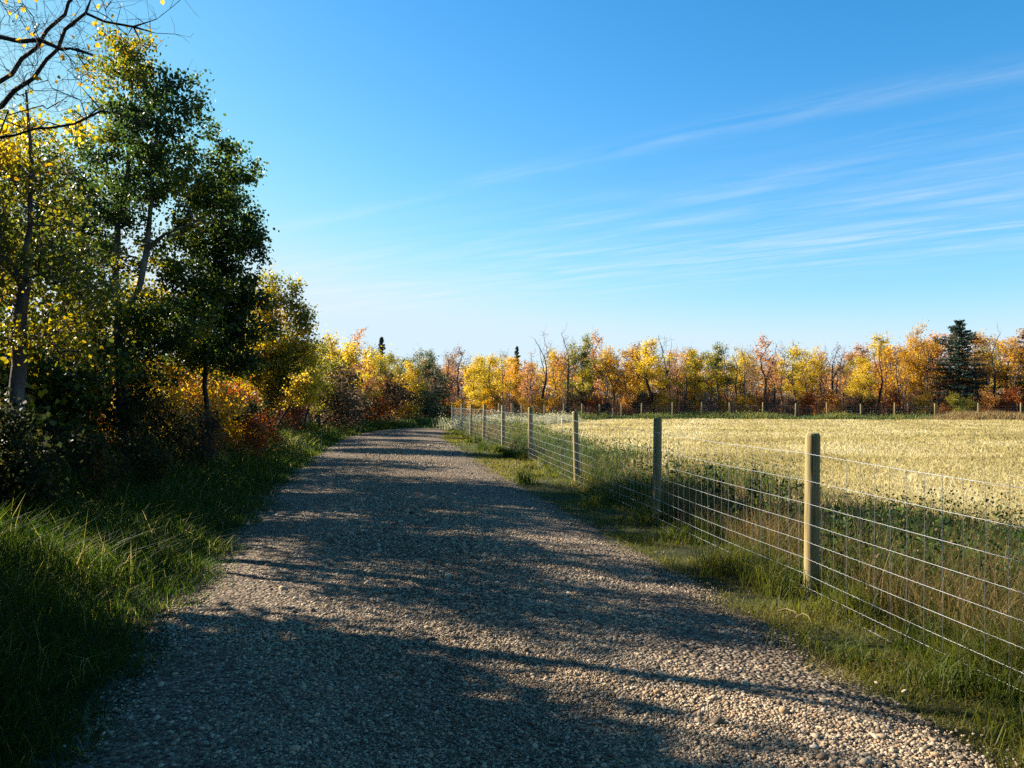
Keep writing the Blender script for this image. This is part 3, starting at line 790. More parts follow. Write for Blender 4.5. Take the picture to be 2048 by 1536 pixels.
# ----- placing copies: each copy has its own trunk and crown objects
MADE = {}
def plant(key, name, x, y, h, leafkind, label, cat, group=None, rz=None, wide=1.0, rng=RS(77)):
    tm, cm, ph = PROTO[key]
    s = h / ph
    root = empty(name, (x, y, gz(x, y) - .03), rng.rand() * 6.28 if rz is None else rz, (s * wide, s * wide, s))
    if key not in MADE:
        t = D.objects.new('trunk', tm); c = D.objects.new('crown', cm) if cm else None
        MADE[key] = (t, c)
    else:
        t0, c0 = MADE[key]; t = t0.copy(); c = c0.copy() if c0 else None
    for o in (t, c):
        if o is None: continue
        COL.objects.link(o); o.parent = root
    if c is not None:
        c.material_slots[0].link = 'OBJECT'; c.material_slots[0].material = LEAF[leafkind]
    return tag(root, label, cat, group)

WORD = {'olive': 'yellow green', 'yellow': 'bright yellow', 'gold': 'golden', 'orange': 'orange', 'rust': 'rusty red', 'pink': 'pale orange', 'mauve': 'faded mauve', 'grey': 'grey green', 'green': 'dark green', 'dark': 'dark leaved', 'brown': 'brown'}
SHAPE = {'full': 'full crowned', 'thin': 'thin leaved', 'bare': 'leafless', 'bush': 'low bushy', 'slim': 'slender', 'twig': 'thin twiggy grey'}
ORD = ['first', 'second', 'third', 'fourth', 'fifth', 'sixth', 'seventh', 'eighth', 'ninth', 'tenth', 'eleventh', 'twelfth', 'thirteenth', 'fourteenth', 'fifteenth', 'sixteenth', 'seventeenth', 'eighteenth', 'nineteenth', 'twentieth']
def where_far(px):
    xs = [p[0] for p in FARPX]
    i = int(np.argmin([abs(px - a) for a in xs])); k = len(xs) - 1 - i
    side = 'by' if abs(px - xs[i]) < 12 else ('left of' if px < xs[i] else 'right of')
    return f'{side} {ORD[k]} far post from right'
USED = {}
def unique(lab):
    USED[lab] = USED.get(lab, 0) + 1
    return lab

# front trees beyond the field: pixel column, distance, pixel row of the top, kind, leaf colour, width factor
FRONT = [
 (893, 64, 700, 'thin0', 'mauve', 1.2), (918, 70, 690, 'thin1', 'mauve', 1.3), (948, 66, 712, 'full0', 'yellow', .95), (985, 69, 705, 'full2', 'yellow', 1.1), (1020, 73, 712, 'full3', 'gold', 1.2),
 (1050, 76, 716, 'thin2', 'pink', 1.2), (1086, 72, 664, 'bare1', 'orange', .85), (1112, 80, 700, 'thin1', 'gold', 1.3), (1132, 72, 652, 'bare2', 'gold', .62), (1168, 76, 672, 'full0', 'olive', 1.05), (1196, 80, 660, 'thin1', 'pink', 1.0),
 (1226, 76, 698, 'full4', 'gold', 1.1), (1262, 79, 690, 'full2', 'gold', 1.2), (1306, 75, 676, 'full3', 'yellow', 1.15), (1328, 77, 655, 'bare0', 'gold', .8), (1352, 80, 690, 'thin0', 'pink', 1.0), (1388, 76, 694, 'full1', 'olive', 1.15), (1436, 77, 688, 'full0', 'olive', 1.1),
 (1474, 78, 694, 'bare1', 'orange', .8), (1500, 80, 706, 'thin2', 'mauve', 1.1), (1532, 75, 668, 'thin1', 'pink', 1.25), (1545, 74, 735, 'bare2', 'gold', 1.1), (1592, 77, 688, 'full2', 'yellow', 1.0), (1626, 78, 698, 'full4', 'yellow', 1.0), (1664, 78, 676, 'bare0', 'gold', .8),
 (1690, 80, 694, 'thin0', 'pink', 1.2), (1718, 74, 712, 'full3', 'yellow', 1.2), (1758, 76, 676, 'bare1', 'orange', .75), (1784, 80, 684, 'slim1', 'gold', 1.6), (1812, 77, 690, 'full0', 'gold', 1.0), (1842, 80, 654, 'full4', 'gold', .95), (1872, 82, 660, 'slim1', 'pink', 1.4),
 (1958, 82, 660, 'full2', 'gold', 1.0), (1992, 78, 652, 'bare2', 'gold', .7), (2018, 80, 668, 'full1', 'gold', 1.05), (2050, 82, 656, 'full3', 'orange', 1.0), (2100, 80, 664, 'full0', 'gold', 1.0), (2160, 80, 672, 'full4', 'orange', 1.0)]
rng = RS(500)
GF = 'trees in the front row beyond the field'
TW = [(1004, 71, 690), (1066, 74, 690), (1150, 77, 680), (1212, 74, 690), (1246, 74, 700), (1282, 78, 684), (1372, 75, 682), (1418, 75, 700), (1456, 76, 690), (1488, 75, 684), (1516, 78, 690), (1568, 76, 690), (1610, 75, 700), (1646, 76, 688), (1680, 75, 690), (1738, 76, 690), (1770, 78, 690), (1800, 75, 696), (1856, 77, 680), (1948, 78, 676), (1975, 77, 690), (2034, 78, 680)]
def height_for(top, d, x): return EYE + (790 - top) / F * d - gz(x, d)
FRONT += [(px, d, top, f'twig{k % 3}', ['gold', 'pink', 'mauve'][k % 3], 1.0) for k, (px, d, top) in enumerate(TW)]
for px, d, top, key, colr, wd in FRONT:
    x = (px - 1024) / F * d; h = height_for(top, d, x)
    sh = SHAPE[key[:-1]]
    nm = 'bare_tree' if key.startswith('bare') else 'aspen_tree'
    lab = f"{sh} dark limbed tree {where_far(px)}" if nm == 'bare_tree' else f"{WORD[colr]} {sh} aspen {where_far(px)}"
    if px > 2060: lab = 'aspen beyond the right edge of the field'
    plant(key, nm, x, d, h, colr, lab, 'tree', GF, wide=wd)
for px, d, top, key, wd, lab in [(1918, 77, 637, 'spruce0', 1.1, 'broad dark green spruce standing among orange aspens at the right'), (2072, 78, 640, 'spruce2', 1.0, 'dark spruce cut by the right edge'), (763, 92, 671, 'spruce1', .8, 'small dark pointed spruce rising over the trees at the trail bend'),
                                 (1034, 110, 690, 'spruce1', .7, 'tiny far spruce tip left of the bare trees'), (1186, 90, 706, 'spruce0', .7, 'dark spruce half hidden behind the olive aspen'), (1275, 112, 690, 'spruce1', .6, 'tiny spruce tip over the orange aspens')]:
    x = (px - 1024) / F * d
    plant(key, 'spruce_tree', x, d, height_for(top, d, x), 'needle', lab, 'tree', 'spruces in the tree line', wide=wd)
# second and third rows behind them
mix = ['gold', 'pink', 'yellow', 'pink', 'olive', 'orange', 'mauve', 'gold', 'yellow', 'mauve']
GB = 'trees behind the front row beyond the field'
for row, (d0, n, jit) in enumerate([(84, 24, 20), (91, 24, 22)]):
    for k in range(n):
        px = 870 + (2160 - 870) * (k + .5) / n + rng.normal() * 9; d = d0 + rng.normal() * 1.2
        top = np.interp(px, [870, 1050, 1200, 1500, 1800, 1900, 2160], [706, 716, 702, 706, 694, 676, 672]) + rng.normal() * 9
        key = ['full0', 'thin1', 'full2', 'slim0', 'full4', 'thin2', 'full1', 'slim2'][rng.randint(8)]; colr = mix[rng.randint(len(mix))]
        x = (px - 1024) / F * d
        w = where_far(px) if px < 2060 else 'beyond the right edge'
        lab = f"{WORD[colr]} {SHAPE[key[:-1]]} aspen {'behind front row' if row == 0 else 'in rearmost row'}, {w}"
        plant(key, 'aspen_tree', x, d, height_for(top, d, x), colr, lab, 'tree', GB, wide=1.25)
# bushes at their feet
GS = 'bushes at the foot of the far trees'
for k in range(46):
    px = 875 + (2150 - 875) * (k + .5) / 46 + rng.normal() * 7; d = np.interp(px, [875, 1000, 1160, 2150], [58, 66, 72.5, 71]) + rng.rand() * 4
    colr = ['rust', 'orange', 'brown', 'gold', 'brown', 'mauve', 'gold'][rng.randint(7)]
    if px > 1850: colr = ['rust', 'orange', 'rust', 'olive'][rng.randint(4)]
    x = (px - 1024) / F * d; h = 1.6 + 1.5 * rng.rand()
    w = where_far(px) if px < 2060 else 'beyond the right edge'
    plant(f'bush{rng.randint(4)}', 'bush', x, d, h, colr, f"{WORD[colr]} bush {w}{', the taller kind' if h > 2.4 else ''}", 'bush', GS, wide=.9)

# ----- the row along the left of the trail
ROWL = np.array([(-8.2, 18), (-8.0, 26), (-9.2, 33), (-10.3, 40), (-11.0, 47), (-9.6, 54), (-7.0, 59), (-5.2, 62)])
LEFT = [  # pixel column, distance, top row, kind, colour, width
 (500, 27, 640, 'slim0', 'rust', 1.2), (470, 30, 600, 'full1', 'olive', 1.0), (640, 33, 672, 'full2', 'olive', 1.0), (610, 30, 690, 'full3', 'olive', 1.0), (668, 38, 668, 'full0', 'yellow', 1.0), (690, 37, 712, 'bush1', 'brown', 1.3), (660, 34, 735, 'bush2', 'brown', 1.3),
 (700, 43, 676, 'slim1', 'yellow', 1.4), (718, 47, 650, 'thin2', 'pink', .9), (736, 48, 692, 'full1', 'yellow', 1.0), (752, 52, 700, 'full4', 'olive', 1.0), (778, 55, 700, 'full2', 'olive', 1.0), (802, 57, 702, 'slim2', 'grey', 1.3), (818, 56, 722, 'full3', 'yellow', 1.0),
 (838, 62, 690, 'thin0', 'grey', 1.2), (856, 61, 702, 'full0', 'grey', 1.0), (872, 64, 712, 'slim0', 'grey', 1.3), (720, 45, 735, 'full1', 'yellow', 1.3), (770, 50, 742, 'bush3', 'brown', 1.3), (740, 46, 752, 'bush0', 'rust', 1.2), (800, 53, 748, 'bush1', 'gold', 1.2), (845, 57, 752, 'bush2', 'grey', 1.2), (690, 40, 757, 'bush3', 'brown', 1.2),
 (865, 60, 745, 'bush0', 'brown', 1.2)]
GL = 'trees along the left side of the trail'
LW = {500: 'left of the pointed yellow green aspen', 470: 'behind the dark poplar', 640: 'right of the pointed yellow green aspen', 610: 'half hidden behind the pointed yellow green aspen', 668: 'left of the pale topped aspen',
      690: 'low beside the grass bank', 660: 'next to the golden sprays', 700: 'just left of the pale topped aspen', 718: 'poking up left of the small spruce', 736: 'in front of the small spruce', 752: 'below the small spruce', 778: 'right of the small spruce',
      802: 'near the trail bend', 818: 'facing the trail bend', 838: 'over the trail bend', 856: 'at the trail bend', 872: 'behind the fence corner', 720: 'left of the small spruce, low', 770: 'under the trees below the small spruce', 740: 'between grass bank and small spruce', 800: 'before the trail bend', 845: 'at the end of the grass bank', 865: 'at the trail bend by the corner post'}
for px, d, top, key, colr, wd in LEFT:
    x = (px - 1024) / F * d
    bush = key.startswith('bush')
    plant(key, 'bush' if bush else 'aspen_tree', x, d, height_for(top, d, x), colr, f"{WORD[colr]} {SHAPE[key[:-1]]} {'bush' if bush else 'aspen'} {LW[px]}", 'bush' if bush else 'tree', GL, wide=wd)
# rows behind, closing the view
for k in range(22):
    px = 380 + 500 * (k + .5) / 22; d = np.interp(px, [380, 600, 760, 880], [30, 44, 64, 74]) + rng.rand() * 3
    top = np.interp(px, [380, 560, 660, 760, 880], [690, 690, 700, 718, 720]) + rng.normal() * 8
    colr = ['gold', 'olive', 'yellow', 'orange', 'mauve'][rng.randint(5)]; key = ['full0', 'full2', 'full4', 'slim1', 'thin1'][rng.randint(5)]
    x = (px - 1024) / F * d
    plant(key, 'aspen_tree', x, d, height_for(top, d, x), colr, 'aspen in the rear row behind the trees left of the trail', 'tree', 'rear row left of the trail', wide=1.2)
# understory on the left, near
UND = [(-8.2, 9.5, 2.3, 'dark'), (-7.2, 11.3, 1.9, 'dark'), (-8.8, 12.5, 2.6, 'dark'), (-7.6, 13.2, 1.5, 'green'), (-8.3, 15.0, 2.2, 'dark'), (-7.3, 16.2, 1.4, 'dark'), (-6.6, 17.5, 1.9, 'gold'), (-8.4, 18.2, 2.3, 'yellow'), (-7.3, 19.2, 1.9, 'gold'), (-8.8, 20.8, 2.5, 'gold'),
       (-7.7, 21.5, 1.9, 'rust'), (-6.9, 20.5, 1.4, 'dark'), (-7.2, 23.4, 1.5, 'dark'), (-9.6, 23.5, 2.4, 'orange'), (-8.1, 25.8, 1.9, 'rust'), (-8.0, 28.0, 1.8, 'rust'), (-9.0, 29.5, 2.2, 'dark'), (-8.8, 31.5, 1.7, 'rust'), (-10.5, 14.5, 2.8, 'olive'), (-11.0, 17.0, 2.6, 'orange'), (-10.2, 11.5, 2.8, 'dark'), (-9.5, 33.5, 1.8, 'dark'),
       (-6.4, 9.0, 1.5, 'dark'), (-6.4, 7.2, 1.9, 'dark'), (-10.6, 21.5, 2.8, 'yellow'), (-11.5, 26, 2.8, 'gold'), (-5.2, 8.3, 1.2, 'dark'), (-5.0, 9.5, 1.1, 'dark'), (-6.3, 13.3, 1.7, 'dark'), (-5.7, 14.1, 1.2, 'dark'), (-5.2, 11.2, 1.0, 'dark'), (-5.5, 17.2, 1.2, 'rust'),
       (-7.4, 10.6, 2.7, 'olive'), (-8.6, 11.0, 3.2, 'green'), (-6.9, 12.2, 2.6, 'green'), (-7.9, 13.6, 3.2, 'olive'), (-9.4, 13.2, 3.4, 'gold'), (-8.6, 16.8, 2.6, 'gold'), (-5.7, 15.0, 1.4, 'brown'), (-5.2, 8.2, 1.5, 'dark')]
UW = ['second nearest behind the bank', 'in shade behind the grass bank', 'behind the pale left trunk', 'at the foot of the tallest poplar', 'deep under the tallest poplar', 'just right of the tallest poplar foot', 'lit through under the dark poplar', 'behind the dark poplar foot', 'by the dark poplar trunk', 'glowing behind the dark poplar',
      'left of the golden young aspen', 'at the grass edge under the dark poplar', 'at the foot of the pointed aspen', 'behind the pointed aspen', 'right of the pointed aspen', 'along the bank past the pointed aspen', 'in the row past the pointed aspen', 'far along the grass bank', 'deep behind the tallest poplar', 'deep behind the forked trunks', 'deep behind the left trunk', 'near the dark bushes past the golden spray',
      'at the left edge in shade', 'nearest at the left edge', 'deep behind the golden glow', 'deep behind the pointed aspen', 'low before the pale left trunk', 'low and right of the pale left trunk', 'hiding the foot of the tallest poplar', 'right before the tallest poplar', 'lowest on the grass bank', 'at the grass edge past the dark poplar', 'rising right of the pale left trunk', 'tall behind the pale left trunk', 'left of the tallest poplar foot', 'tall and left of the tallest poplar', 'glowing left of the tallest poplar', 'tall behind the forked trunks', 'at the foot of the dark poplar', 'before the pale left trunk']
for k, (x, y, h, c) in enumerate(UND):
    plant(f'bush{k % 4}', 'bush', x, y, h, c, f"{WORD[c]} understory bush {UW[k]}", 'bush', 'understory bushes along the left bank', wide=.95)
plant('dense2', 'aspen_tree', -8.7, 12.3, 6.4, 'olive', 'leafy yellow green aspen cut by the left edge behind the pale left trunk', 'tree', GL, wide=.85)
# trees left of the frame that shade the trail, then unseen ones added behind
SHADE = [(-7.7, 5.8, 6.8, 'dense0'), (-8.3, 7.2, 6.9, 'dense1'), (-7.2, 3.4, 7.2, 'dense1'), (-6.6, 1.0, 7.0, 'dense2'), (-7.4, -1.4, 7.6, 'dense0'), (-6.6, -3.6, 7.4, 'dense1'), (-9.8, 7.6, 7.6, 'dense2'), (-9.8, 3.6, 7.6, 'dense0'), (-10.4, 15.0, 7.2, 'full1'),
         (-4.4, -2.8, 6.8, 'dense2'), (-2.4, -5.0, 7.5, 'dense0'), (2.8, -5.2, 7.2, 'dense1'), (5.6, -3.4, 6.8, 'dense2'), (-5.4, -6.0, 7.2, 'dense1'), (0.2, -7.5, 8.0, 'dense0')]  # added behind the camera to hold sky light off the foreground
for k, (x, y, h, key) in enumerate(SHADE):
    plant(key, 'aspen_tree', x, y, h, 'green', 'unseen green aspen around the camera shading the near trail', 'tree', 'aspens around the camera', wide=1.15)

# brush: the thicket of stems under the trees, and a wood behind everything
def brush(mb):
    n = 9000
    px = 860 + 1330 * rng.rand(n); d = np.interp(px, [860, 1000, 1160, 2190], [62, 70, 75, 74]) + rng.rand(n) * 14
    x = (px - 1024) / F * d
    blades(mb, np.stack([x, d, terrain(x, d)], 1), 1.0 + 2.4 * rng.rand(n), .045, rng, .2 + .6 * rng.rand(n), .18, (0, 0), .1)
    n = 5000
    s = rng.rand(n) * 7; x = np.interp(s, range(8), ROWL[:, 0]) - rng.rand(n) * 4 + .8; y = np.interp(s, range(8), ROWL[:, 1]) + rng.rand(n) * 2
    blades(mb, np.stack([x, y, terrain(x, y)], 1), .7 + 1.4 * rng.rand(n), np.maximum(.012, y * .0007), rng, .15 + .6 * rng.rand(n), .25, (0, 0), .1)
    n = 1500
    y = 6 + 14 * rng.rand(n); x = -7.2 - 3.5 * rng.rand(n)
    blades(mb, np.stack([x, y, terrain(x, y)], 1), .6 + 1.3 * rng.rand(n), .012, rng, .1 + .5 * rng.rand(n), .3, (0, 0), .1)
tag((lambda mb: (brush(mb), mb.build('undergrowth', BRUSH))[1])(MB()), 'tangle of thin dark stems under the trees', 'undergrowth', kind='stuff')
def wood_back(mb):
    n = 26000
    px = 820 + 1450 * rng.rand(n); d = 96 + 14 * rng.rand(n); x = (px - 1024) / F * d
    z = terrain(x, d) + (4.4 + 1.2 * clump(np.stack([x, d], 1), .5, 5)) * rng.rand(n) ** .8
    leaves(mb, np.stack([x, d, z], 1), .34, rng, np.clip(.2 + .6 * rng.rand(n), 0, 1))
    n = 14000
    px = 300 + 560 * rng.rand(n); d = np.interp(px, [300, 600, 860], [38, 62, 92]) + 8 * rng.rand(n); x = (px - 1024) / F * d
    z = terrain(x, d) + 3.2 * rng.rand(n)
    leaves(mb, np.stack([x, d, z], 1), .26, rng, np.clip(.2 + .6 * rng.rand(n), 0, 1))
    n = 9000
    d = 4 + 36 * rng.rand(n); x = -14 - .25 * d - 7 * rng.rand(n)
    z = terrain(x, d) + 2.6 * rng.rand(n)
    leaves(mb, np.stack([x, d, z], 1), .2, rng, np.clip(.2 + .6 * rng.rand(n), 0, 1))
tag((lambda mb: (wood_back(mb), mb.build('distant_wood', LEAF['orange']))[1])(MB()), 'distant autumn wood closing the view behind the tree rows', 'woodland', kind='stuff')
def low_leaves(mb):
    n = 16000
    px = 870 + 1320 * rng.rand(n); d = np.interp(px, [870, 1000, 1160, 2190], [60, 68, 73, 72]) + rng.rand(n) * 10; x = (px - 1024) / F * d
    z = terrain(x, d) + .3 + 2.3 * rng.rand(n) * clump(np.stack([x, d], 1), .9, 6)
    leaves(mb, np.stack([x, d, z], 1), .10, rng, np.clip(.75 * rng.rand(n), 0, 1))
    n = 14000
    s = rng.rand(n) * 7; x = np.interp(s, range(8), ROWL[:, 0]) - rng.rand(n) * 4 + 1.0; y = np.interp(s, range(8), ROWL[:, 1]) + rng.rand(n) * 2
    z = terrain(x, y) + 1.7 * rng.rand(n)
    leaves(mb, np.stack([x, y, z], 1), np.maximum(.06, y * .0018), rng, np.clip(.8 * rng.rand(n), 0, 1))
    n = 3500
    y = 5 + 15 * rng.rand(n); x = -7.0 - 4 * rng.rand(n); z = terrain(x, y) + 1.5 * rng.rand(n) ** 1.2
    leaves(mb, np.stack([x, y, z], 1), .06, rng, np.clip(.5 * rng.rand(n), 0, 1))
tag((lambda mb: (low_leaves(mb), mb.build('thicket_leaves', LEAF['rust']))[1])(MB()), 'low reddish leaves of the thicket under the trees', 'undergrowth', kind='stuff')

# ------------------------------------------------------------------ leafy weeds standing by the fence
wproto = []
for k in range(4):
    r = RS(600 + k); sb = MB(); lb = MB()
    hgt = .62
    for s in range(4):
        b = np.array([r.normal() * .05, r.normal() * .05, 0]); an = r.rand() * 6.28; ln = .18
        tp = b + np.array([cos(an) * ln * r.rand(), sin(an) * ln * r.rand(), hgt * (.65 + .4 * r.rand())]); md = .5 * (b + tp) + r.normal(size=3) * .02
        tube(sb, [b, md, tp], [.005, .004, .002], 4)
        m = 16; q = np.linspace(.15, 1, m)[:, None]
        c = (1 - q) * b + q * tp + r.normal(size=(m, 3)) * .035
        leaves(lb, c, .082 * (1.2 - .7 * q[:, 0]), r, np.clip(.35 + .7 * (r.rand(m) - .4), 0, 1), hexa=True, aspect=.5)
    wproto.append((sb.mesh('stem', LEAF['weed']), lb.mesh('foliage', LEAF['weed'])))
WE = [(1395, 1000, 10.6), (1430, 985, 11.0), (1470, 1010, 9.6), (1500, 1030, 9.0), (1540, 1040, 8.6), (1575, 1035, 8.7), (1520, 985, 10.2), (1690, 1060, 7.7), (1720, 1090, 7.2), (1765, 1110, 6.9), (1350, 960, 13.0), (1375, 955, 13.4), (1240, 945, 15.2), (1215, 935, 15.8), (1265, 950, 14.6), (1420, 960, 12.6),
      (1650, 1100, 7.0), (1850, 1150, 6.4), (1830, 1110, 6.9), (1990, 1190, 5.6), (1910, 1160, 6.2), (1600, 1060, 7.9), (1185, 930, 16.8), (1300, 955, 13.8)]
first = {}
for k, (px, py, d) in enumerate(WE):
    x = max((px - 1024) / F * d, fence_x(d) + .25)
    root = empty('leafy_weed', (x, d, gz(x, d)), rng.rand() * 6.28, (.85 + .5 * rng.rand()))
    i = k % 4
    if i not in first:
        first[i] = (D.objects.new('stem', wproto[i][0]), D.objects.new('foliage', wproto[i][1])); pr = first[i]
    else: pr = [o.copy() for o in first[i]]
    for o in pr: COL.objects.link(o); o.parent = root
    side = 'between the nearest and second fence posts' if 1330 < px < 1605 else ('right of the nearest fence post' if px >= 1605 else 'beyond the second fence post')
    tag(root, f'broad leaved green weed behind the wire, {side}', 'weed', 'leafy weeds behind the fence ' + ('gap' if 1330 < px < 1605 else ('near' if px >= 1605 else 'far')))

# ------------------------------------------------------------------ fences
def post_mesh(h, r, lean):
    mb = MB(); n = 18
    tube(mb, [(0, 0, -.3), (0, 0, 0), (0, 0, h * .5), (0, 0, h - .016), (0, 0, h - .0155), (0, 0, h), (0, 0, h + .0005)], [r * 1.03, r * 1.02, r, r * .985, r * .98, r * .84, r * .83], n)
    return mb
near = empty('wire_fence', (POSTS[1][0], POSTS[1][1], 0)); tag(near, 'woven wire fence on round wooden posts beside the trail', 'fence')
nb = np.array(near.location)
HT = [1.30, 1.30, 1.30, 1.30, 1.30, 1.30, 1.30, 1.30, 1.30, 1.33]
pm = post_mesh(1.31, .053, 0).mesh('post', WOOD, True)
pm2 = post_mesh(1.30, .058, 0).mesh('post', WOOD, True)
p0 = None
STZ = (1.142, .93, .752, .595, .453, .32)                          # staples holding the wire
stm = MB(); tube(stm, [(-.012, -.056, .006), (-.012, -.062, 0), (.012, -.062, 0), (.012, -.056, -.006)], [.0018] * 4, 4)
s0 = D.objects.new('staple', stm.mesh('staple', ZINC)); n_st = 0
for k, (x, y) in enumerate(POSTS):
    if p0 is None:
        p0 = D.objects.new('post', pm); o = p0
    else:
        o = p0.copy()
    COL.objects.link(o); o.parent = near
    if k in (1, 4): o.data = pm2
    o.location = (x - nb[0], y - nb[1], gz(x, y)); o.rotation_euler = (random.gauss(0, .014), random.gauss(0, .014), random.random() * .6 - .2)
    if k < 4:
        for z in STZ:
            s = s0 if n_st == 0 else s0.copy(); n_st += 1
            COL.objects.link(s); s.parent = o; s.location = (0, 0, z)
WIRES = [0.012, .094, .197, .32, .453, .595, .752, .93, 1.142]
def woven(posts, parent, base, stay, r, rs, crimp, side, step):
    """line wires from post to post; the upright stays are woven over them"""
    A = np.array([(x, y, gz(x, y)) for x, y in posts]) - base
    seg = np.linalg.norm(np.diff(A[:, :2], axis=0), axis=1); S = np.concatenate([[0], np.cumsum(seg)])
    tn = norm(np.diff(A[:, :2], axis=0)); nrm = np.stack([tn[:, 1], -tn[:, 0]], 1) * side
    rr = RS(9)
    for wz in WIRES:
        mb = MB()
        q = np.arange(0, S[-1], step)
        x = np.interp(q, S, A[:, 0]); y = np.interp(q, S, A[:, 1]); z = np.interp(q, S, A[:, 2]) + wz
        i = np.clip(np.searchsorted(S, q, 'right') - 1, 0, len(seg) - 1); f = (q - S[i]) / seg[i]
        z = z - .012 * np.sin(pi * f) * (1 + .5 * np.sin(wz * 40 + i)) + crimp * np.sin(q * 2 * pi / stay * 3.0)
        x = x + nrm[i, 0] * .062; y = y + nrm[i, 1] * .062
        tube(mb, np.stack([x, y, z], 1), np.full(len(q), r * (1.25 if wz > 1.1 or wz < .05 else 1)), 4)
        mb.build('line_wire', ZINC, parent)
    mb = MB(); knots = MB()
    q = np.arange(stay * .5, S[-1], stay)
    x = np.interp(q, S, A[:, 0]); y = np.interp(q, S, A[:, 1]); zb = np.interp(q, S, A[:, 2])
    i = np.clip(np.searchsorted(S, q, 'right') - 1, 0, len(seg) - 1); f = (q - S[i]) / seg[i]
    for k in range(len(q)):
        px_, py_ = x[k] + nrm[i[k], 0] * .0615, y[k] + nrm[i[k], 1] * .0615
        zz = np.linspace(WIRES[0], WIRES[-1] - .006, 7) + zb[k]
        tube(mb, np.stack([px_ + rr.normal(size=7) * .0025, py_ + rr.normal(size=7) * .0025, zz], 1), np.full(7, rs), 3)
    mb.build('wire_mesh', ZINC, parent)
woven(POSTS, near, nb * np.array([1, 1, 0]), 0.17, .0014, .0017, .0022, -1, .028)

farf = empty('wire_fence', (FAR[8][0], FAR[8][1], 0)); tag(farf, 'line of thin wooden fence posts and wire along the far side of the field', 'fence')
fb = np.array(farf.location)
fm = post_mesh(1.34, .062, 0).mesh('post', WOOD, True); p0 = None
for k, (x, y) in enumerate(FAR):
    if p0 is None: p0 = D.objects.new('post', fm); o = p0
    else: o = p0.copy()
    COL.objects.link(o); o.parent = farf
    o.location = (x - fb[0], y - fb[1], gz(x, y)); o.rotation_euler = (random.gauss(0, .02), random.gauss(0, .02), random.random()); o.scale = (1, 1, .95 + .12 * random.random())
woven([POSTS[-1]] + FAR, farf, fb * np.array([1, 1, 0]), .45, .002, .0015, 0, -1, .5)

# dead twigs lying at the bend, pale dead stalks on the verge
tp = MB(); r = RS(700)
cx, cy = (893 - 1024) / F * 44, 44.0
tb = empty('brush_pile', (cx, cy, gz(cx, cy))); tag(tb, 'small heap of dead pale twigs at the trail edge by the corner post', 'twig heap')
for k in range(46):
    a = np.array([r.normal() * .45, r.normal() * .25, .02 + .1 * r.rand()]); d = norm(r.normal(size=3) * np.array([1, 1, .55]) + np.array([0, 0, .35])) * (.3 + .5 * r.rand())
    tube(tp, [a, a + d * .5 + r.normal(size=3) * .03, a + d], [.012, .009, .005], 3)
tp.build('twigs', GREYBARK, tb)
for k, (pts, lab) in enumerate([([(1555, 1243), (1572, 1246), (1590, 1252), (1602, 1258)], 'pale dead stalk lying on the short grass near the nearest post'), ([(1592, 1254), (1607, 1256), (1618, 1263), (1626, 1271)], 'bent dead stalk lying just right of the longer pale stalk')]):
    mb = MB(); W = []
    for px, py in pts:
        d = EYE * F / (py - 790); W.append(((px - 1024) / F * d, d, .05))
    W = np.array(W); W[:, 2] += [.02, .05, .05, .01]
    o_ = W[0].copy(); tube(mb, W - o_, [.006, .006, .005, .003], 5)
    o = mb.build('dead_stalk', STRAW); o.location = o_; tag(o, lab, 'stalk')

# ------------------------------------------------------------------ light, sky, camera
SUN_AZ = radians(-63); SUN_EL = radians(28)          # 63 degrees left of the view, low
sd = np.array([sin(SUN_AZ) * cos(SUN_EL), cos(SUN_AZ) * cos(SUN_EL), sin(SUN_EL)])
lt = D.lights.new('sun', 'SUN'); lt.energy = 5.0; lt.angle = radians(.5); lt.color = (1.0, .90, .74)
lo = D.objects.new('sun', lt); COL.objects.link(lo)
from mathutils import Vector
lo.rotation_euler = Vector(sd).to_track_quat('Z', 'Y').to_euler()
lo.location = (-30, 15, 25)

sc = bpy.context.scene
w = D.worlds.new('World'); sc.world = w; w.use_nodes = True
nt = w.node_tree; N = nt.nodes; L = nt.links; N.clear()
sky = N.new('ShaderNodeTexSky'); sky.sky_type = 'NISHITA'; sky.sun_disc = False
sky.sun_elevation = SUN_EL; sky.sun_rotation = SUN_AZ; sky.altitude = 700; sky.air_density = 1.0; sky.dust_density = .55; sky.ozone_density = 2.2
def M(op, a, b=None, c=None):
    m = N.new('ShaderNodeMath'); m.operation = op
    for i, q in enumerate((a, b, c)):
        if q is None: continue
        if isinstance(q, (int, float)): m.inputs[i].default_value = q
        else: L.new(q, m.inputs[i])
    return m.outputs[0]
# a deep, clear blue: the red of the sky falls off faster than its green and blue
sp = N.new('ShaderNodeSeparateColor'); L.new(sky.outputs[0], sp.inputs[0])
pw = N.new('ShaderNodeMath'); pw.operation = 'POWER'; L.new(sp.outputs[0], pw.inputs[0]); pw.inputs[1].default_value = 1.95
pm_ = N.new('ShaderNodeMath'); pm_.operation = 'MULTIPLY'; L.new(pw.outputs[0], pm_.inputs[0]); pm_.inputs[1].default_value = .235
hs = N.new('ShaderNodeCombineColor'); L.new(M('SMOOTH_MIN', pm_.outputs[0], 3.3, 1.6), hs.inputs[0]); L.new(M('SMOOTH_MIN', M('MULTIPLY', M('POWER', sp.outputs[1], 1.08), .80), 4.15, 1.6), hs.inputs[1]); L.new(M('SMOOTH_MIN', M('MULTIPLY', sp.outputs[2], 1.08), 4.7, .8), hs.inputs[2])
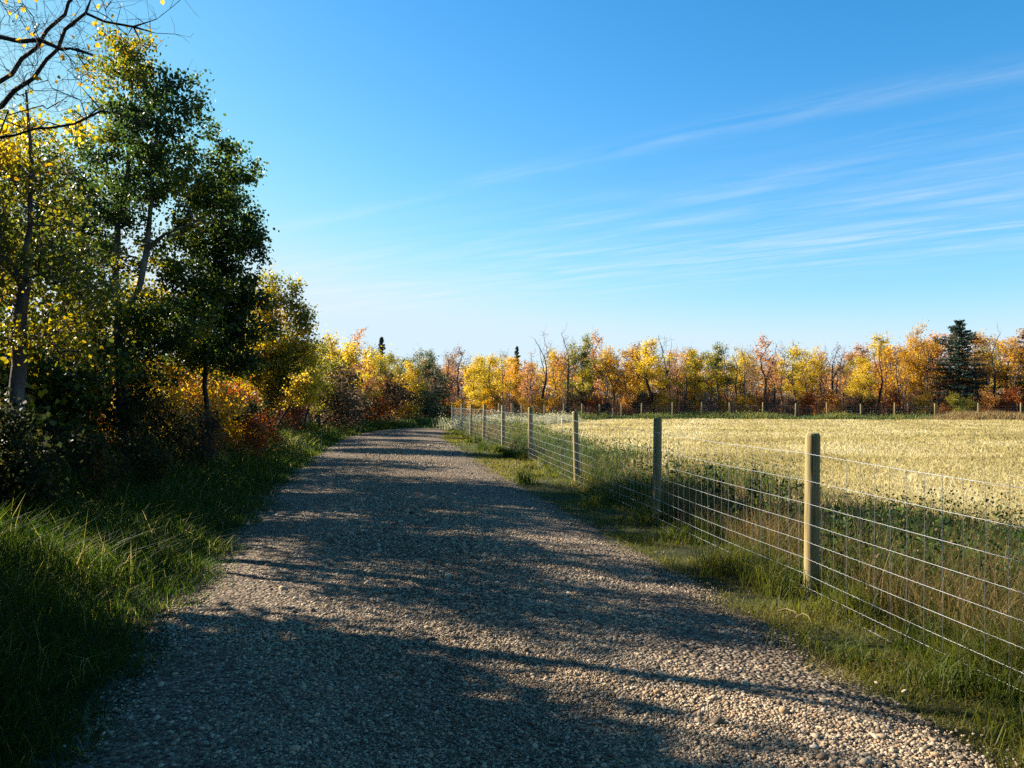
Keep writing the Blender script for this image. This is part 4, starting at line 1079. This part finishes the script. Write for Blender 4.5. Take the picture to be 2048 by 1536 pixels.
# thin cirrus: streaks on a high flat layer
tc = N.new('ShaderNodeTexCoord'); sx = N.new('ShaderNodeSeparateXYZ'); L.new(tc.outputs['Generated'], sx.inputs[0])
zc = M('MAXIMUM', sx.outputs[2], .03)
ux = M('DIVIDE', sx.outputs[0], zc); uy = M('DIVIDE', sx.outputs[1], zc)
U = M('ADD', M('MULTIPLY', ux, .62), M('MULTIPLY', uy, .78)); Vv = M('ADD', M('MULTIPLY', ux, .78), M('MULTIPLY', uy, -.62))
cb = N.new('ShaderNodeCombineXYZ'); L.new(M('MULTIPLY', U, 3.2), cb.inputs[0]); L.new(M('MULTIPLY', Vv, .55), cb.inputs[1])
n1 = noise(N, L, 1.6, 7, .62, cb.outputs[0], .5)
cb2 = N.new('ShaderNodeCombineXYZ'); L.new(M('MULTIPLY', U, 1.0), cb2.inputs[0]); L.new(M('MULTIPLY', Vv, .3), cb2.inputs[1])
n2 = noise(N, L, 1.1, 3, .5, cb2.outputs[0])
wav = M('ADD', U, M('MULTIPLY', M('SUBTRACT', n2.outputs[0], .5), .25))
def band(c, wd): return M('POWER', 2.718, M('MULTIPLY', M('POWER', M('DIVIDE', M('SUBTRACT', wav, c), wd), 2), -1))
bands = M('ADD', M('ADD', M('MULTIPLY', band(2.86, .10), .95), M('MULTIPLY', band(3.75, .5), .5)), M('MULTIPLY', band(5.4, 1.3), 1.7))
st = M('MULTIPLY', bands, M('SMOOTH_MIN', M('MAXIMUM', M('MULTIPLY', M('SUBTRACT', n1.outputs[0], .36), 3.0), 0), 1, .2))
st = M('MULTIPLY', st, M('MAXIMUM', M('MULTIPLY_ADD', noise(N, L, 2.4, 5, .6, cb2.outputs[0], .8).outputs[0], 3.2, -.85), .12))
fac = M('MINIMUM', M('MULTIPLY', st, .25), .4)
mx = N.new('ShaderNodeMix'); mx.data_type = 'RGBA'; L.new(fac, mx.inputs[0])
L.new(hs.outputs[0], mx.inputs[6]); mx.inputs[7].default_value = (4.2, 4.5, 4.7, 1)
bg = N.new('ShaderNodeBackground'); bg.inputs['Strength'].default_value = .0601
L.new(mx.outputs[2], bg.inputs['Color'])
wo = N.new('ShaderNodeOutputWorld'); L.new(bg.outputs[0], wo.inputs[0])

cam = D.cameras.new('camera'); co = D.objects.new('camera', cam); COL.objects.link(co)
cam.sensor_width = 36; cam.lens = 36 * F / 2048; cam.shift_y = -22 / 2048 * -1
co.location = (0, 0, EYE); co.rotation_euler = (radians(90), 0, 0)
cam.clip_start = .05; cam.clip_end = 6000
sc.camera = co
sc.view_settings.view_transform = 'Standard'; sc.view_settings.look = 'None'; sc.view_settings.gamma = 1; sc.view_settings.exposure = 1.85
try: sc.view_settings.use_curve_mapping = False
except Exception: pass
sc.render.engine = 'CYCLES'
c = sc.cycles
c.max_bounces = 6; c.diffuse_bounces = 3; c.glossy_bounces = 2; c.transmission_bounces = 4; c.transparent_max_bounces = 4
c.caustics_reflective = False; c.caustics_refractive = False
c.use_denoising = False
